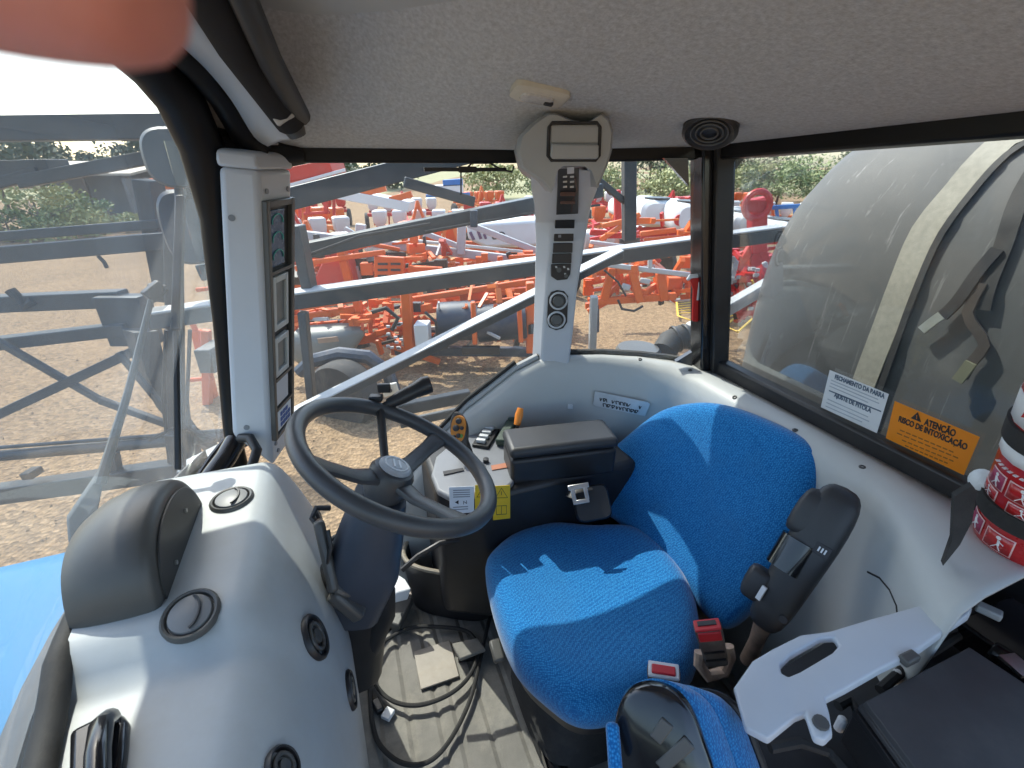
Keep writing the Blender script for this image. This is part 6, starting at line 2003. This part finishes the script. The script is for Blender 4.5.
# ------------------------------------------------------------------ trees, bushes, shed on the left
def leafcloud(c, rx, ry, rz_, n, size, seed):
    rnd = random.Random(seed)
    mm = MB()
    clumps = []
    for k in range(max(5, n // 90)):
        while True:
            p_ = V((rnd.uniform(-1, 1), rnd.uniform(-1, 1), rnd.uniform(-1, 1)))
            if 0.25 < p_.length < 1: break
        clumps.append((p_, rnd.uniform(0.18, 0.36)))
    for i in range(n):
        p_, s_ = rnd.choice(clumps)
        q = p_ + V((rnd.gauss(0, 1), rnd.gauss(0, 1), rnd.gauss(0, 1))) * s_ * 0.6
        w = V(c) + V((q.x * rx, q.y * ry, q.z * rz_))
        if w.z < GZ + 0.05: w.z = GZ + 0.05 + rnd.random() * .3
        a_ = V((rnd.gauss(0, 1), rnd.gauss(0, 1), rnd.gauss(0, 1))).normalized()
        b_ = a_.orthogonal().normalized()
        L_ = size * rnd.uniform(.6, 1.3)
        mm.add([w - a_ * L_, w + b_ * L_ * .5, w + a_ * L_, w - b_ * L_ * .5], [(0, 1, 2, 3)])
    return mm
def tree(name, lab, cat, x, y, h, w, n, size, mt, seed, group, base=0.0):
    t_ = thing(name, lab, cat, V((x, y, GZ)), group)
    mm = MB()
    rnd = random.Random(seed + 50)
    mm.tube([V((x, y, GZ - .1)), V((x + .1, y, GZ + h * .3)), V((x, y + .1, GZ + h * .75))], [h * .035, h * .025, h * .008], n=8)
    for k in range(6):
        a_ = rnd.uniform(0, 6.28)
        z_ = GZ + h * rnd.uniform(.25, .55)
        mm.tube([V((x, y, z_)), V((x + math.cos(a_) * w * .35, y + math.sin(a_) * w * .35, z_ + h * .22))], [h * .014, h * .005], n=6)
    mm.build('trunk', M['bark'], t_)
    leafcloud((x, y, GZ + h * (.58 - base)), w * .55, w * .55, h * (.42 + base), n, size, seed).build('crown', mt, t_, fix=False)
    return t_
G1 = 'bushes and trees behind the yard'
tl = [(-1.5, 46, 3.0, 5, 'leafy'), (3.5, 47, 3.4, 5, 'leaf'), (8, 44, 2.6, 5, 'leafy'), (12.5, 43, 2.8, 5.5, 'leafy'), (17.5, 42, 3.0, 5.5, 'leafy'), (21, 40, 3.3, 5, 'leaf'), (25.5, 42, 3.6, 6, 'leaf'), (30, 40, 4.0, 6, 'leaf'), (35, 44, 3.6, 6, 'leafy'),
      (15, 56, 5.0, 8, 'leafd'), (27, 58, 5.4, 8, 'leafd'), (39, 56, 5.0, 8, 'leafd')]
tw = ['behind the lattice boom', 'beside the control pillar', 'left of the corner post', 'behind the white seed tanks', 'behind the corner post', 'right of the corner post', 'above the red planter', 'left of the grey tank', 'partly behind the grey tank', 'tall behind the low bushes in the middle', 'tall behind the red planter', 'tall at the far right']
cw = {'leafy': 'yellow green bush', 'leaf': 'mid green bush', 'leafd': 'dark green tree'}
for i, (x, y, h, w, k) in enumerate(tl):
    tree('bush' if k != 'leafd' else 'tree', cw[k] + ' ' + tw[i], 'bush' if k != 'leafd' else 'tree', x, y, h, w, 2200, 0.16 if k != 'leafd' else 0.22, M[k], 100 + i, G1, 0.06)
G2 = 'shrubs left of the gravel yard'
for i, (px, py, Y, h, w, k, lab) in enumerate(((62, 224, 21.0, 2.3, 4.2, 'leafy', 'sprawling yellow green shrub beyond the front boom'), (95, 222, 23.0, 1.7, 3.0, 'leaf', 'low green shrub beside the sprawling one beyond the boom'), (28, 226, 20.0, 1.6, 2.6, 'leaf', 'green shrub at the left edge beyond the boom'), (130, 224, 23.0, 0.9, 3.4, 'leafy', 'low green plants near the mirror post'))):
    tree('shrub', lab, 'shrub', (px - 512) / FPX * Y, Y, h, w, 1500, 0.10, M[k], 200 + i, G2, 0.08)
G3 = 'dark trees on the left horizon'
for i in range(8):
    x, y = -78 + i * 8.5, 62 + (i * 7 % 11)
    tree('tree', ['dark horizon tree at far left', 'dark horizon tree second from left', 'dark horizon tree left of the shed', 'dark horizon tree behind the shed end', 'dark horizon tree behind the shed middle', 'dark horizon tree right of the shed', 'dark horizon tree beside the mirror', 'dark horizon tree behind the pillar'][i], 'tree', x, y, 5.2 + (i * 5 % 3) * .5, 10, 2000, 0.34, M['leafd'], 300 + i, G3, 0.05)
SH = thing('shed', 'low shed with pale tin roof and dark open front left of the yard', 'shed', V((-25.5, 30, GZ)))
m = MB().prism([V((-30.5, 29, GZ + 2.35)), V((-21.5, 29, GZ + 2.35)), V((-21.5, 33.5, GZ + 3.0)), V((-28.5, 33.5, GZ + 3.0))], V((0, 0, 0.12)))
m.build('roof', M['roof'], SH)
m = MB().box((-25.5, 33, GZ + 1.4), (8, 0.2, 2.8)).box((-22, 31, GZ + 1.1), (0.2, 4, 2.2))
m.build('wall', mat('shed_wall', (0.16, 0.15, 0.14), 0.8, var=0.2, scale=1), SH)
m = MB()
for x in (-29.5, -27, -24.5, -22): m.box((x, 29.3, GZ + 1.15), (0.15, 0.15, 2.3))
m.build('post', M['bark'], SH)

# ================================================================== the photographer's hand at the lens
PH = thing('person', 'fingertip of the photographer reaching in front of the upper left of the lens', 'person', PT(120, -20, 0.05))
def skinned(name, verts, edges, radii, mt, parent):
    me = bpy.data.meshes.new(name)
    off = parent.location
    me.from_pydata([tuple(V(v) - off) for v in verts], edges, [])
    ob = bpy.data.objects.new(name, me)
    COL.objects.link(ob)
    ob.parent = parent
    sk = ob.modifiers.new('skin', 'SKIN')
    sk.use_smooth_shade = True
    for i, r_ in enumerate(radii): me.skin_vertices[0].data[i].radius = (r_, r_)
    me.skin_vertices[0].data[0].use_root = True
    s2 = ob.modifiers.new('sub', 'SUBSURF')
    s2.levels = s2.render_levels = 2
    me.materials.append(mt)
    return ob
cr = V((1, 0, 0)); cf = D(512, 384).normalized(); cu_ = cr.cross(cf)
def cpt(x, y, z): return EYE + cr * x + cu_ * y + cf * z       # metres right, up and ahead of the lens
tip = cpt(-0.0362, 0.0425, 0.050)
fd = V((1.0, -0.16, 0.02)).normalized()
def along(k, dy=0.0, dz=0.0): return tip - (cr * fd.x + cu_ * fd.y + cf * fd.z) * k + cu_ * dy + cf * dz
verts, edges, radii = [], [], []
def chain(pts, rs, start=None):
    prev = start
    for p_, r_ in zip(pts, rs):
        verts.append(p_); radii.append(r_)
        if prev is not None: edges.append((prev, len(verts) - 1))
        prev = len(verts) - 1
    return prev
# wrist and palm first
w0 = chain([along(0.165, 0.03, 0.004), along(0.125, 0.022, 0.002), along(0.088, 0.016, 0.0)], [0.026, 0.030, 0.024])
palm = w0
chain([along(0.062, 0.006), along(0.040, 0.002), along(0.022, 0.0), along(0.0075, 0.0), along(0.0, 0.0)], [0.0115, 0.0112, 0.0106, 0.0100, 0.0082], palm)
for dy, k in ((0.022, 0.058), (0.042, 0.064), (0.060, 0.074)):
    chain([along(k, dy + .012, -0.004), along(k - .026, dy + .014, -0.014), along(k - .022, dy + .016, -0.036), along(k + .002, dy + .018, -0.044)], [0.0098, 0.0092, 0.0085, 0.0070], palm)
chain([along(0.105, -0.022, -0.012), along(0.080, -0.036, -0.026), along(0.062, -0.036, -0.040)], [0.0125, 0.0105, 0.0080], 1)
chain([along(0.30, 0.07, 0.01), along(0.42, 0.10, 0.012)], [0.030, 0.036], 0)
skinned('hand', verts, edges, radii, M['skin'], PH)
